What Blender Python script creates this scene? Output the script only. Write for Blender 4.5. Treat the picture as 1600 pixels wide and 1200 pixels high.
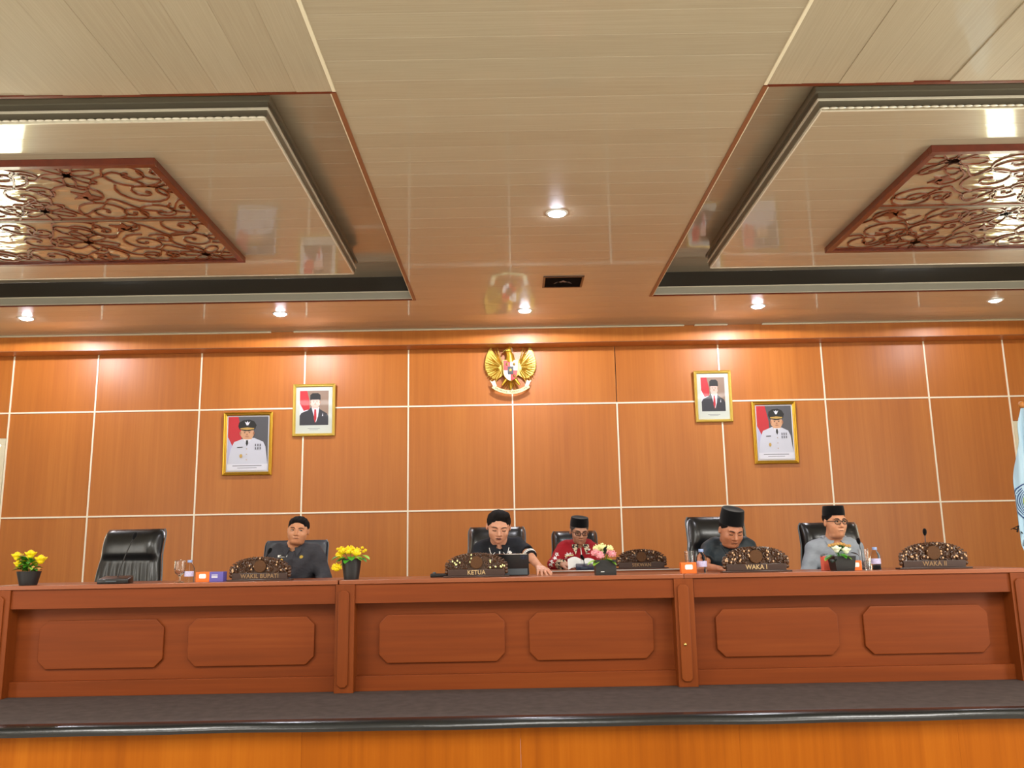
import bpy, bmesh, math, random
import numpy as np
from mathutils import Vector, Matrix, Euler
R = math.radians
PI = math.pi
for o in list(bpy.data.objects): bpy.data.objects.remove(o)
S = bpy.context.scene
COL = S.collection
random.seed(7); RNG = np.random.RandomState(7)

# ------------------------------------------------------------------ camera, world, lights, exposure
F_PX, PITCH, YAW, ROLL = 1360.0, 0.1882, 0.0035, -0.0177
EYE = Vector((-0.030, -10.003, 0.908))
_R = Vector((math.cos(YAW), -math.sin(YAW), 0)); _F = Vector((math.sin(YAW), math.cos(YAW), 0)); _U = Vector((0, 0, 1))
_F2 = math.cos(PITCH)*_F + math.sin(PITCH)*_U; _U2 = -math.sin(PITCH)*_F + math.cos(PITCH)*_U
_R3 = math.cos(ROLL)*_R + math.sin(ROLL)*_U2; _U3 = -math.sin(ROLL)*_R + math.cos(ROLL)*_U2
cam = bpy.data.cameras.new('camera'); camo = bpy.data.objects.new('camera', cam); COL.objects.link(camo)
cam.sensor_width = 36; cam.lens = F_PX*36/1600; cam.clip_start = .05
M3 = Matrix((_R3, _U3, -_F2)).transposed()
camo.matrix_world = Matrix.Translation(EYE) @ M3.to_4x4()
S.camera = camo

def ray(u, v): return _F2 + (u-800)/F_PX*_R3 - (v-600)/F_PX*_U3
def at(u, v, Y):
    d = ray(u, v); return EYE + d*((Y-EYE.y)/d.y)
def atz(u, v, Z):
    d = ray(u, v); return EYE + d*((Z-EYE.z)/d.z)

w = bpy.data.worlds.new('world'); S.world = w; w.use_nodes = True
w.node_tree.nodes['Background'].inputs[0].default_value = (.75, .87, 1, 1)
w.node_tree.nodes['Background'].inputs[1].default_value = 1.0
S.view_settings.view_transform = 'Standard'; S.view_settings.look = 'None'
S.view_settings.exposure = 0.66; S.view_settings.gamma = 1; S.view_settings.use_curve_mapping = False

def area(name, loc, size, energy, color, rot=(0, 0, 0)):
    l = bpy.data.lights.new(name, 'AREA'); l.shape = 'RECTANGLE'; l.size, l.size_y = size; l.energy = energy; l.color = color
    o = bpy.data.objects.new(name, l); COL.objects.link(o); o.location = loc; o.rotation_euler = rot; return o
# fluorescent ceiling panels over the audience (behind and above the camera) and added unseen side fills that lift the ceiling and wall ends
for i, (x, y) in enumerate([(-3.6, -7.3), (3.6, -7.3), (-3.6, -10.5), (3.6, -10.5), (0, -8.6)]):
    area('hall_ceiling_lamp', (x, y, 3.36), (1.4, .9), 95, (1, .975, .92))
area('hall_side_fill', (-6.9, -8.0, 1.7), (6.0, 1.8), 120, (1, .975, .90), (0, R(-90), 0))
area('hall_side_fill', (6.9, -7.4, 1.7), (6.0, 1.8), 200, (1, .975, .90), (0, R(90), 0))

# ------------------------------------------------------------------ materials
def lin(c):
    return tuple(((x/255)/12.92 if x/255 <= .04045 else ((x/255+.055)/1.055)**2.4) for x in c) + (1,)
class NT:
    def __init__(s, name):
        s.m = bpy.data.materials.new(name); s.m.use_nodes = True; s.t = s.m.node_tree; s.b = s.t.nodes['Principled BSDF']
    def n(s, typ, **kw):
        x = s.t.nodes.new(typ)
        for k, v in kw.items():
            if k.startswith('i_'): x.inputs[k[2:].replace('_', ' ')].default_value = v
            else: setattr(x, k, v)
        return x
    def l(s, a, b): s.t.links.new(a, b)
    def ramp(s, fac, stops):
        r = s.n('ShaderNodeValToRGB'); e = r.color_ramp.elements
        e[0].position, e[0].color = stops[0]; e[1].position, e[1].color = stops[-1]
        for p, c in stops[1:-1]:
            k = e.new(p); k.color = c
        s.l(fac, r.inputs[0]); return r.outputs[0]
    def noise(s, scale, vec, detail=4, rough=.55):
        x = s.n('ShaderNodeTexNoise'); x.inputs['Scale'].default_value = scale; x.inputs['Detail'].default_value = detail; x.inputs['Roughness'].default_value = rough
        s.l(vec, x.inputs['Vector']); return x.outputs['Fac']
    def coord(s, scale=(1, 1, 1), which='Object', rand=0):
        tc = s.n('ShaderNodeTexCoord'); mp = s.n('ShaderNodeMapping'); mp.inputs['Scale'].default_value = scale
        s.l(tc.outputs[which], mp.inputs['Vector'])
        if rand:
            oi = s.n('ShaderNodeObjectInfo'); ad = s.n('ShaderNodeVectorMath', operation='MULTIPLY'); ad.inputs[1].default_value = (rand,)*3
            cx = s.n('ShaderNodeCombineXYZ')
            for k in range(3): s.l(oi.outputs['Random'], cx.inputs[k])
            s.l(cx.outputs[0], ad.inputs[0]); s.l(ad.outputs[0], mp.inputs['Location'])
        return mp.outputs[0]
    def bump(s, h, strength, dist=.002):
        b = s.n('ShaderNodeBump'); b.inputs['Strength'].default_value = strength; b.inputs['Distance'].default_value = dist
        s.l(h, b.inputs['Height']); s.l(b.outputs[0], s.b.inputs['Normal'])

def plain(name, rgb, rough=.5, metal=0, spec=.5, coat=0, bump=None, vary=0, sss=0, emit=None, sheen=0):
    t = NT(name); b = t.b
    b.inputs['Base Color'].default_value = lin(rgb); b.inputs['Roughness'].default_value = rough
    b.inputs['Metallic'].default_value = metal; b.inputs['Specular IOR Level'].default_value = spec; b.inputs['Coat Weight'].default_value = coat
    if sheen: b.inputs['Sheen Weight'].default_value = sheen
    v = t.coord()
    if vary:
        f = t.noise(vary, v); c = lin(rgb)
        t.l(t.ramp(f, [(.3, tuple(x*.78 for x in c[:3])+(1,)), (.7, tuple(min(1, x*1.15) for x in c[:3])+(1,))]), b.inputs['Base Color'])
    if bump: t.bump(t.noise(bump[0], v), bump[1], bump[2] if len(bump) > 2 else .002)
    if sss:
        b.inputs['Subsurface Weight'].default_value = sss; b.inputs['Subsurface Radius'].default_value = (1, .35, .2); b.inputs['Subsurface Scale'].default_value = .006
    if emit: b.inputs['Emission Color'].default_value = lin(emit[0]); b.inputs['Emission Strength'].default_value = emit[1]
    return t.m

def woodmat(name, lo, mid, hi, axis=2, rough=.35, coat=0., scale=1., coatr=.05, rand=9, spec=.5):
    t = NT(name); sc = [26*scale]*3; sc[axis] = .8*scale
    v = t.coord(tuple(sc), rand=rand); f = t.noise(1.0, v, 6, .62)
    sc2 = [3*scale]*3; sc2[axis] = .35*scale
    v2 = t.coord(tuple(sc2), rand=rand); f2 = t.noise(1.0, v2, 3)
    mx = t.n('ShaderNodeMath', operation='MULTIPLY_ADD'); t.l(f, mx.inputs[0]); mx.inputs[1].default_value = .5
    m2 = t.n('ShaderNodeMath', operation='MULTIPLY'); t.l(f2, m2.inputs[0]); m2.inputs[1].default_value = .5; t.l(m2.outputs[0], mx.inputs[2])
    t.l(t.ramp(mx.outputs[0], [(.32, lin(lo)), (.5, lin(mid)), (.68, lin(hi))]), t.b.inputs['Base Color'])
    t.b.inputs['Roughness'].default_value = rough; t.b.inputs['Coat Weight'].default_value = coat; t.b.inputs['Coat Roughness'].default_value = coatr
    t.b.inputs['Specular IOR Level'].default_value = spec
    t.bump(f, .06, .001)
    return t.m

M = {}
M['wall'] = woodmat('orange_wood_laminate', (176, 100, 36), (189, 111, 42), (200, 123, 50), 2, .40, .0, .8, .04)
M['stagewood'] = woodmat('stage_front_laminate', (132, 66, 6), (150, 79, 9), (164, 92, 16), 2, .5, .0, .7, .1, spec=.1)
M['desk'] = woodmat('red_brown_desk_veneer', (110, 50, 16), (124, 57, 19), (136, 67, 25), 0, .5, .0, 1., .15, rand=5, spec=.2)
M['deskv'] = woodmat('red_brown_desk_veneer_upright', (108, 50, 15), (122, 57, 18), (134, 66, 24), 2, .5, .0, 1., .15, rand=5, spec=.2)
M['desktop'] = woodmat('desk_top_veneer', (126, 64, 32), (144, 76, 40), (158, 88, 50), 0, .35, .1, 1., .1, rand=5)
M['strip'] = plain('cream_joint_strip', (255, 244, 218), .4)
M['white'] = plain('white_plastic', (235, 232, 225), .4)
M['trimwhite'] = plain('cream_pvc_trim', (232, 222, 192), .3)
M['trimwood'] = plain('orange_pvc_trim', (134, 84, 54), .4, coat=.1)
M['mould'] = plain('silver_grey_moulding', (118, 112, 96), .35, metal=.3, bump=(60, .1))
M['mouldpale'] = plain('pale_grey_moulding', (182, 180, 166), .3, metal=.2)
M['mouldline'] = plain('silver_moulding_bead', (240, 234, 214), .25, metal=.2)
M['recess'] = plain('recess_shade_paint', (52, 48, 42), .3, coat=.2)  # dark tone stands in for the shade high in the recess
M['carpet'] = plain('dark_grey_stage_carpet', (76, 66, 63), .9, bump=(300, .3), vary=14, spec=.2)
M['nosing'] = plain('black_rubber_nosing', (24, 26, 26), .25, bump=(14, .25, .006))
M['redwood'] = plain('dark_mahogany_frame', (104, 40, 20), .35, coat=.3, vary=12)
M['fret'] = plain('carved_mahogany_fretwork', (118, 50, 20), .35, coat=.2, vary=8)
M['plaster'] = plain('cream_wall_paint', (228, 223, 212), .8)
M['floor'] = plain('pale_floor_tile', (205, 202, 194), .35, vary=3)
M['black'] = plain('black_plastic', (22, 22, 24), .35)
M['blackvelvet'] = plain('black_velvet', (9, 9, 11), .95, spec=.1, sheen=.15)
M['hair'] = plain('black_hair', (20, 16, 15), .8, spec=.15, bump=(160, .6, .003))
M['gold'] = plain('gilded_brass', (205, 160, 50), .32, metal=.75, bump=(90, .25))
M['goldlight'] = plain('pale_gold_paint', (208, 178, 80), .4, metal=.35, bump=(70, .2))
M['golddark'] = plain('antique_gold', (128, 100, 38), .4, metal=.6)
M['carve'] = plain('carved_brown_wood', (78, 46, 22), .35, coat=.35, vary=60)
M['medal'] = plain('dull_brown_medallion', (88, 58, 34), .6, bump=(150, .8, .004), spec=.2)
M['carvehi'] = plain('rubbed_highlight_wood', (200, 160, 120), .3, coat=.3)
M['signboard'] = plain('dark_brown_sign_board', (58, 34, 26), .4, coat=.3)
M['signtext'] = plain('gold_letter_paint', (205, 175, 125), .45)
M['signtextdim'] = plain('dull_gold_letter_paint', (150, 118, 80), .5)
M['chrome'] = plain('chrome', (200, 200, 200), .15, metal=1)
M['lamp'] = plain('downlight_bulb', (255, 255, 255), .5, emit=((235, 238, 255), 110))
M['lampdim'] = plain('dim_downlight_bulb', (255, 255, 255), .5, emit=((255, 250, 240), 3))
M['red'] = plain('red_enamel', (205, 45, 40), .4)
M['brass'] = plain('brass', (225, 190, 110), .25, metal=.8)
M['paper'] = plain('white_paper', (240, 240, 238), .7)
M['potblack'] = plain('black_flower_pot', (28, 27, 28), .45)
M['leaf'] = plain('green_leaf', (70, 150, 40), .5, vary=30)
M['leaflime'] = plain('lime_leaf', (150, 200, 70), .5, vary=30)
M['leafdark'] = plain('dark_leaf', (22, 34, 24), .5)
M['yellow'] = plain('yellow_petal', (252, 215, 12), .55, vary=60)
M['pink'] = plain('pink_petal', (240, 160, 170), .6, vary=60)
M['creamp'] = plain('cream_petal', (236, 236, 170), .6, vary=60)
M['whitep'] = plain('white_petal', (244, 244, 214), .6, vary=60)
M['budgold'] = plain('dried_gold_bud', (205, 160, 90), .6)
M['orange'] = plain('orange_carton', (240, 112, 30), .5)
M['purple'] = plain('violet_blue_carton', (98, 88, 170), .5)
M['coral'] = plain('coral_plastic', (240, 110, 90), .45)
M['bluecap'] = plain('pale_blue_cap', (150, 175, 225), .4)
M['labelb'] = plain('bottle_label_print', (196, 190, 226), .5, vary=120)
M['navy'] = plain('navy_plastic', (24, 34, 62), .35)
M['slate'] = plain('slate_grey_plastic', (92, 104, 112), .35)
M['lensdark'] = plain('dark_lens', (10, 10, 12), .1)

def glassmat(name, rgb, rough=.02, ior=1.45):
    t = NT(name); t.b.inputs['Base Color'].default_value = lin(rgb); t.b.inputs['Roughness'].default_value = rough
    t.b.inputs['Transmission Weight'].default_value = 1; t.b.inputs['IOR'].default_value = ior; return t.m
M['glass'] = glassmat('clear_glass', (250, 250, 250)); M['pet'] = glassmat('clear_bottle_plastic', (248, 250, 255), .03, 1.08)
M['juice'] = glassmat('orange_drink', (255, 120, 20), .1, 1.33)
M['lensclear'] = glassmat('spectacle_lens', (245, 245, 245), 0, 1.02)

def leather(name, rgb, rough=.3):
    t = NT(name); t.b.inputs['Base Color'].default_value = lin(rgb); t.b.inputs['Roughness'].default_value = rough
    t.b.inputs['Coat Weight'].default_value = .3; t.b.inputs['Coat Roughness'].default_value = .25
    v = t.coord((14, 14, 2.2)); t.bump(t.noise(1.2, v, 3), .35, .008); return t.m
M['leather'] = leather('black_leather', (20, 21, 23)); M['leatherblue'] = leather('slate_leather', (62, 66, 76), .4)

def fabric(name, rgb, rough=.8, b=.35):
    t = NT(name); c = lin(rgb); v = t.coord()
    f = t.noise(9, v, 3); t.l(t.ramp(f, [(.3, tuple(x*.85 for x in c[:3])+(1,)), (.7, tuple(min(1, x*1.12) for x in c[:3])+(1,))]), t.b.inputs['Base Color'])
    t.b.inputs['Roughness'].default_value = rough; t.b.inputs['Specular IOR Level'].default_value = .3
    v2 = t.coord((7, 7, 13)); t.bump(t.noise(1.4, v2, 2), b, .03); return t.m

def pvc():
    # glossy printed PVC ceiling plank: grain along local X, weak waviness along the plank
    t = NT('glossy_pvc_ceiling_plank')
    v = t.coord((2.2, 110, 1), rand=11); f = t.noise(1.0, v, 5, .6)
    oi = t.n('ShaderNodeObjectInfo')
    mr = t.n('ShaderNodeMapRange'); mr.inputs['To Min'].default_value = -.10; mr.inputs['To Max'].default_value = .10; t.l(oi.outputs['Random'], mr.inputs[0])
    ad = t.n('ShaderNodeMath', operation='ADD'); t.l(f, ad.inputs[0]); t.l(mr.outputs[0], ad.inputs[1])
    t.l(t.ramp(ad.outputs[0], [(.25, lin((168, 154, 128))), (.5, lin((175, 162, 136))), (.75, lin((182, 170, 144)))]), t.b.inputs['Base Color'])
    t.b.inputs['Roughness'].default_value = .34; t.b.inputs['Coat Weight'].default_value = .75; t.b.inputs['Coat Roughness'].default_value = .055
    t.b.inputs['Coat IOR'].default_value = 1.5
    v2 = t.coord((1.6, 5, 1), rand=11); h = t.noise(1.0, v2, 2)
    b = t.n('ShaderNodeBump'); b.inputs['Strength'].default_value = .045; b.inputs['Distance'].default_value = .02
    t.l(h, b.inputs['Height']); t.l(b.outputs[0], t.b.inputs['Normal']); t.l(b.outputs[0], t.b.inputs['Coat Normal'])
    return t.m
M['pvc'] = pvc()
def mirror():
    t = NT('wavy_mirror_sheet'); t.b.inputs['Base Color'].default_value = lin((200, 196, 168)); t.b.inputs['Metallic'].default_value = .55; t.b.inputs['Roughness'].default_value = .10
    v = t.coord((2.5, 7, 1)); t.bump(t.noise(1.3, v, 2), .35, .03); return t.m
M['mirror'] = mirror()

# ------------------------------------------------------------------ mesh helpers
class MB:
    def __init__(s): s.v = []; s.f = []
    def add(s, v, f, X=None):
        o = len(s.v)
        s.v += [tuple(X @ Vector(p)) if X is not None else tuple(p) for p in v]; s.f += [tuple(i+o for i in q) for q in f]; return s
    def box(s, a, b, X=None):
        (x0, y0, z0), (x1, y1, z1) = a, b
        return s.add([(x0,y0,z0),(x1,y0,z0),(x1,y1,z0),(x0,y1,z0),(x0,y0,z1),(x1,y0,z1),(x1,y1,z1),(x0,y1,z1)],
                     [(0,3,2,1),(4,5,6,7),(0,1,5,4),(1,2,6,5),(2,3,7,6),(3,0,4,7)], X)
    def prism(s, pts, y0, y1, X=None):      # pts in XZ, extruded along Y
        n = len(pts); v = [(x, y0, z) for x, z in pts]+[(x, y1, z) for x, z in pts]
        return s.add(v, [tuple(range(n)), tuple(range(2*n-1, n-1, -1))]+[(i, i+n, (i+1) % n+n, (i+1) % n) for i in range(n)], X)
    def lathe(s, prof, n=20, X=None, sx=1, sy=1):    # prof [(r,z)]
        v = []; f = []
        for r, z in prof:
            for k in range(n): a = 2*PI*k/n; v.append((r*sx*math.cos(a), r*sy*math.sin(a), z))
        for i in range(len(prof)-1):
            for k in range(n): f.append((i*n+k, i*n+(k+1) % n, (i+1)*n+(k+1) % n, (i+1)*n+k))
        f.append(tuple(range(n-1, -1, -1))); f.append(tuple(range((len(prof)-1)*n, len(prof)*n)))
        return s.add(v, f, X)
    def ball(s, c, r, n=12, m=8, X=None):
        if not hasattr(r, '__len__'): r = (r, r, r)
        v = [(c[0], c[1], c[2]-r[2])]; f = []
        for i in range(1, m):
            t = PI*i/m
            for k in range(n): a = 2*PI*k/n; v.append((c[0]+r[0]*math.sin(t)*math.cos(a), c[1]+r[1]*math.sin(t)*math.sin(a), c[2]-r[2]*math.cos(t)))
        v.append((c[0], c[1], c[2]+r[2])); L = len(v)-1
        for k in range(n): f.append((0, 1+(k+1) % n, 1+k)); f.append((L, L-n+k, L-n+(k+1) % n))
        for i in range(m-2):
            for k in range(n): f.append((1+i*n+k, 1+i*n+(k+1) % n, 1+(i+1)*n+(k+1) % n, 1+(i+1)*n+k))
        return s.add(v, f, X)
    def tube(s, pts, r, n=8, X=None):
        pts = [Vector(p) for p in pts]; v = []; f = []; up = None
        for i, p in enumerate(pts):
            d = (pts[min(i+1, len(pts)-1)]-pts[max(i-1, 0)]).normalized()
            if up is None: up = d.orthogonal().normalized()
            up = (up-d*up.dot(d)).normalized(); sd = d.cross(up); rr = r[i] if hasattr(r, '__len__') else r
            for k in range(n): a = 2*PI*k/n; v.append(p+up*rr*math.cos(a)+sd*rr*math.sin(a))
        for i in range(len(pts)-1):
            for k in range(n): f.append((i*n+k, i*n+(k+1) % n, (i+1)*n+(k+1) % n, (i+1)*n+k))
        f.append(tuple(range(n-1, -1, -1))); f.append(tuple(range((len(pts)-1)*n, len(pts)*n)))
        return s.add(v, f, X)
    def ribbon(s, pts, hw, t, X=None, closed=False):   # flat ribbon in the XY plane, thickness t in Z
        n = len(pts); v = []; f = []
        for i, p in enumerate(pts):
            a = pts[(i-1) % n] if (closed or i) else p; b = pts[(i+1) % n] if (closed or i < n-1) else p
            dx, dy = b[0]-a[0], b[1]-a[1]; L = math.hypot(dx, dy) or 1; nx, ny = -dy/L, dx/L
            h = hw[i] if hasattr(hw, '__len__') else hw
            v += [(p[0]+nx*h, p[1]+ny*h, 0), (p[0]-nx*h, p[1]-ny*h, 0), (p[0]-nx*h, p[1]-ny*h, t), (p[0]+nx*h, p[1]+ny*h, t)]
        for i in range(n if closed else n-1):
            a = 4*i; b = 4*((i+1) % n)
            for k in range(4): f.append((a+k, a+(k+1) % 4, b+(k+1) % 4, b+k))
        if not closed: f += [(3, 2, 1, 0), tuple(4*(n-1)+k for k in range(4))]
        return s.add(v, f, X)
    def build(s, name, mat, parent=None, bevel=0, seg=2, smooth=False, loc=None, auto=True):
        me = bpy.data.meshes.new(name); me.from_pydata(s.v, [], s.f)
        bm = bmesh.new(); bm.from_mesh(me)
        if bevel: bmesh.ops.bevel(bm, geom=[e for e in bm.edges if len(e.link_faces) == 2 and e.calc_face_angle(0) > .5], offset=bevel, segments=seg, profile=.5, affect='EDGES', clamp_overlap=True)
        bmesh.ops.recalc_face_normals(bm, faces=bm.faces); bm.to_mesh(me); bm.free()
        me.materials.append(mat)
        if smooth or bevel:
            me.polygons.foreach_set('use_smooth', [True]*len(me.polygons))
            if not smooth or auto: me.set_sharp_from_angle(angle=R(22 if (bevel and seg < 3) else 50))
        return link(name, me, parent, loc)
def link(name, me, parent=None, loc=None):
    o = bpy.data.objects.new(name, me); COL.objects.link(o); o.parent = parent
    if loc is not None: o.location = loc
    return o
def thing(name, label, cat, loc=(0, 0, 0), rz=0, group=None):
    o = bpy.data.objects.new(name, None); COL.objects.link(o); o.location = loc; o.rotation_euler = (0, 0, rz); o.empty_display_size = .1
    o['label'] = label; o['category'] = cat
    if group: o['group'] = group
    return o
def tag(o, label, cat, group=None):
    o['label'] = label; o['category'] = cat
    if group: o['group'] = group
    return o
def struct(o): o['kind'] = 'structure'; return o
def copy_tree(o, parent=None):
    c = o.copy(); COL.objects.link(c); c.parent = parent
    for ch in o.children: copy_tree(ch, c)
    return c
def T(x, y, z): return Matrix.Translation((x, y, z))
def RX(a): return Matrix.Rotation(a, 4, 'X')
def RY(a): return Matrix.Rotation(a, 4, 'Y')
def RZ(a): return Matrix.Rotation(a, 4, 'Z')
def text_mb(body, size, depth, X=None, spacing=1.0):
    cu = bpy.data.curves.new('t', 'FONT'); cu.body = body; cu.size = size; cu.extrude = depth/2; cu.align_x = 'CENTER'; cu.align_y = 'CENTER'; cu.space_character = spacing; cu.resolution_u = 3
    cu.offset = size*.012
    o = bpy.data.objects.new('t', cu); COL.objects.link(o); dg = bpy.context.evaluated_depsgraph_get(); dg.update()
    me = bpy.data.meshes.new_from_object(o.evaluated_get(dg)); mb = MB()
    mb.add([v.co.copy() for v in me.vertices], [tuple(p.vertices) for p in me.polygons], X)
    bpy.data.objects.remove(o); bpy.data.curves.remove(cu); bpy.data.meshes.remove(me); return mb
UP = RX(R(90))       # text plane XY -> XZ facing -Y

# ------------------------------------------------------------------ room shell
ZC = 3.42; YB = -.25            # ceiling height, front of the beam
FL = -.45; XW = 7.2; YN = -15.5
struct(MB().box((-XW, YN, FL-.1), (XW, -4.90, FL)).build('floor', M['floor']))
st = struct(MB().box((-XW, -4.90, -.12), (XW, 0, 0)).build('stage', M['carpet']))
# stage nosing, slightly uneven black strip
n = MB(); pts = []
K = 120
prof = [(0, .004), (-.05, .007), (-.095, .004), (-.118, -.008), (-.124, -.026), (-.112, -.044), (-.08, -.046), (0, -.046)]
v = []; f = []
for i in range(K+1):
    x = -XW + 2*XW*i/K; wob = .002*math.sin(x*3.1)+.0015*math.sin(x*7.7+1)
    for (y, z) in prof: v.append((x, -4.90+y, z+(wob if y < -.06 else 0)))
m = len(prof)
for i in range(K):
    for k in range(m-1): f.append((i*m+k, (i+1)*m+k, (i+1)*m+k+1, i*m+k+1))
n.add(v, f); n.build('stage_nosing', M['nosing'], st, smooth=True)
xw = -XW+.0
k = 0
while xw < XW-.01:
    MB().box((xw+.0003, -4.955, FL), (min(xw+1.2, XW)-.0003, -4.90, -.044)).build('front_panel', M['stagewood'], st)
    xw += 1.2

# back wall: laminate panels with pale joint strips
GX = 1.2128
wb = struct(MB().box((-XW, .03, -.1), (XW, .15, 3.9)).build('wall_back', M['plaster']))
zl = [.0, .155, 1.36, 2.565, 3.415]
xl = [-XW, -5.83] + [(-4+i)*GX+.008 for i in range(9)] + [5.79, XW]
WIN = (5.83, 6.95, .35, 2.25)    # window extents on both sides
for i in range(len(xl)-1):
    for j in range(len(zl)-1):
        if i in (0, len(xl)-2):
            if j == 0: boxes = [(xl[i], xl[i+1], zl[j], zl[j+1])]
            elif j == 3: boxes = [(xl[i], xl[i+1], zl[j], zl[j+1])]
            else:
                wa, wb_ = (xl[i], -6.40) if i == 0 else (6.35, xl[i+1])
                boxes = [(wa, wb_, zl[j], zl[j+1])]
                ia, ib = (-6.40, xl[i+1]) if i == 0 else (xl[i], 6.35)
                boxes.append((ia, ib, zl[j], .35) if j == 1 else (ia, ib, 2.27, zl[j+1]))
        else: boxes = [(xl[i], xl[i+1], zl[j], zl[j+1])]
        for (a, b, c, d) in boxes:
            o = MB().box((-(b-a)/2+.005, -.012, -(d-c)/2+.005), ((b-a)/2-.005, .03, (d-c)/2-.005)).build('wall_panel', M['wall'], wb, loc=((a+b)/2, .0, (c+d)/2))
for z in zl[1:4]:
    MB().box((-5.83 if z < 2 else -XW, -.019, z-.0085), (5.79 if z < 2 else XW, .028, z+.0085)).build('joint_strip', M['strip'], wb)
for x in xl[1:-1]:
    MB().box((x-.0085, -.020, 0), (x+.0085, .028, 2.565 if abs(x-GX-.008) < .01 else 3.3)).build('joint_strip', M['strip'], wb)
# beam below the ceiling along the wall
bm_ = struct(MB().box((-XW, YB, 3.238), (XW, -.02, ZC+.04)).build('trim_1', M['wall']))
MB().box((-XW, YB-.012, 3.238), (XW, YB, 3.245)).build('beam_lip', M['trimwood'], bm_)
for a, b in ((-XW, -2.76), (-2.5, 2.0), (2.12, 2.5), (2.9, XW)):
    MB().box((a, YB-.03, ZC-.012), (b, YB, ZC)).build('edge_strip', M['trimwhite'], bm_, bevel=.003)
struct(MB().box((-XW, -.035, 0), (XW, -.02, .09)).build('baseboard_back', M['deskv']))
for nm, x0, x1 in (('wall_left', -XW-.15, -XW), ('wall_right', XW, XW+.15)):
    struct(MB().box((x0, YN, FL), (x1, .15, 3.9)).build(nm, M['plaster']))
struct(MB().box((-XW, YN-.15, FL), (XW, YN, 3.9)).build('wall_front', M['plaster']))

# far windows with bright curtained panes
M['pane'] = plain('sunlit_net_curtain', (255, 255, 240), .8, emit=((255, 255, 228), 7))
M['curtain'] = plain('yellow_curtain', (235, 215, 120), .8, emit=((245, 225, 130), .35))
for i, sgn in enumerate((-1, 1)):
    x0, x1 = (-5.845, -6.40) if sgn < 0 else (5.80, 6.35); a, b = min(x0, x1), max(x0, x1)
    wd = struct(MB().box((a, -.028, 2.20), (b, .02, 2.27)).box((a, -.028, .35), (b, .02, .40)).build('window_%d' % (i+1), M['trimwhite'], bevel=.004))
    MB().box((a, -.028, .4), (a+.05, .02, 2.2)).box((b-.05, -.028, .4), (b, .02, 2.2)).build('window_frame', M['trimwhite'], wd)
    MB().box((a+.05, .012, .4), (b-.05, .022, 2.2)).build('pane', M['pane'], wd)
    c = MB()
    e0 = b-.05 if sgn < 0 else a+.05; dr = -1 if sgn < 0 else 1
    P = [(e0+dr*t*.09, -.012+.008*math.sin(t*22)) for t in [q/20 for q in range(21)]]
    c.add([(x, y, .42) for x, y in P]+[(x, y, 2.18) for x, y in P], [(q, q+1, q+22, q+21) for q in range(20)])
    c.build('curtain', M['curtain'], wd, smooth=True)

# ------------------------------------------------------------------ ceiling
XL, XR_ = -.965, 1.415            # edges of the central strip
YH0, YH1 = -5.56, -1.47         # near / far edge of the two recesses
ceil = struct(MB().box((-XW, YN, ZC+.30), (XW, .15, ZC+.4)).build('ceiling', M['plaster']))
_pm = {}
def plank(L, W, loc, alongY=False, parent=ceil, nm='ceiling_plank'):
    key = (round(L, 3), round(W, 3))
    if key not in _pm:
        h = W/2; c = .0013
        mb = MB(); P = [(-h, .012), (-h, .0015), (-h+c, 0), (h-c, 0), (h, .0015), (h, .012)]
        v = [(-L/2, y, z) for y, z in P]+[(L/2, y, z) for y, z in P]; n_ = 6
        mb.add(v, [tuple(range(5, -1, -1)), tuple(range(6, 12))]+[(q, (q+1) % 6, (q+1) % 6+6, q+6) for q in range(6)])
        me = mb.build('tmp', M['pvc']); _pm[key] = me.data; bpy.data.objects.remove(me)
    o = link(nm, _pm[key], parent, loc)
    o.rotation_euler = (random.gauss(0, .0011), 0, R(90) if alongY else 0) if not alongY else (random.gauss(0, .0011), random.gauss(0, .0006), R(90))
    return o
PWD = .2
y = YH1-PWD/2
while y > YN: plank(XR_-XL, PWD, ((XL+XR_)/2, y, ZC)); y -= PWD
y = YH1+PWD/2; nfar = 6; wd = (YB-YH1)/nfar
for q in range(nfar): plank(2*XW, wd, (0, YH1+wd*(q+.5), ZC))
for sgn in (-1, 1):
    xe = XL if sgn < 0 else XR_; nx = 29 if sgn < 0 else 28
    wx = (XW-abs(xe))/nx; Lp = YH0-YN
    for q in range(nx): plank(Lp, wx, (sgn*(abs(xe)+wx*(q+.5)), (YH0+YN)/2, ZC), True)
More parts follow.
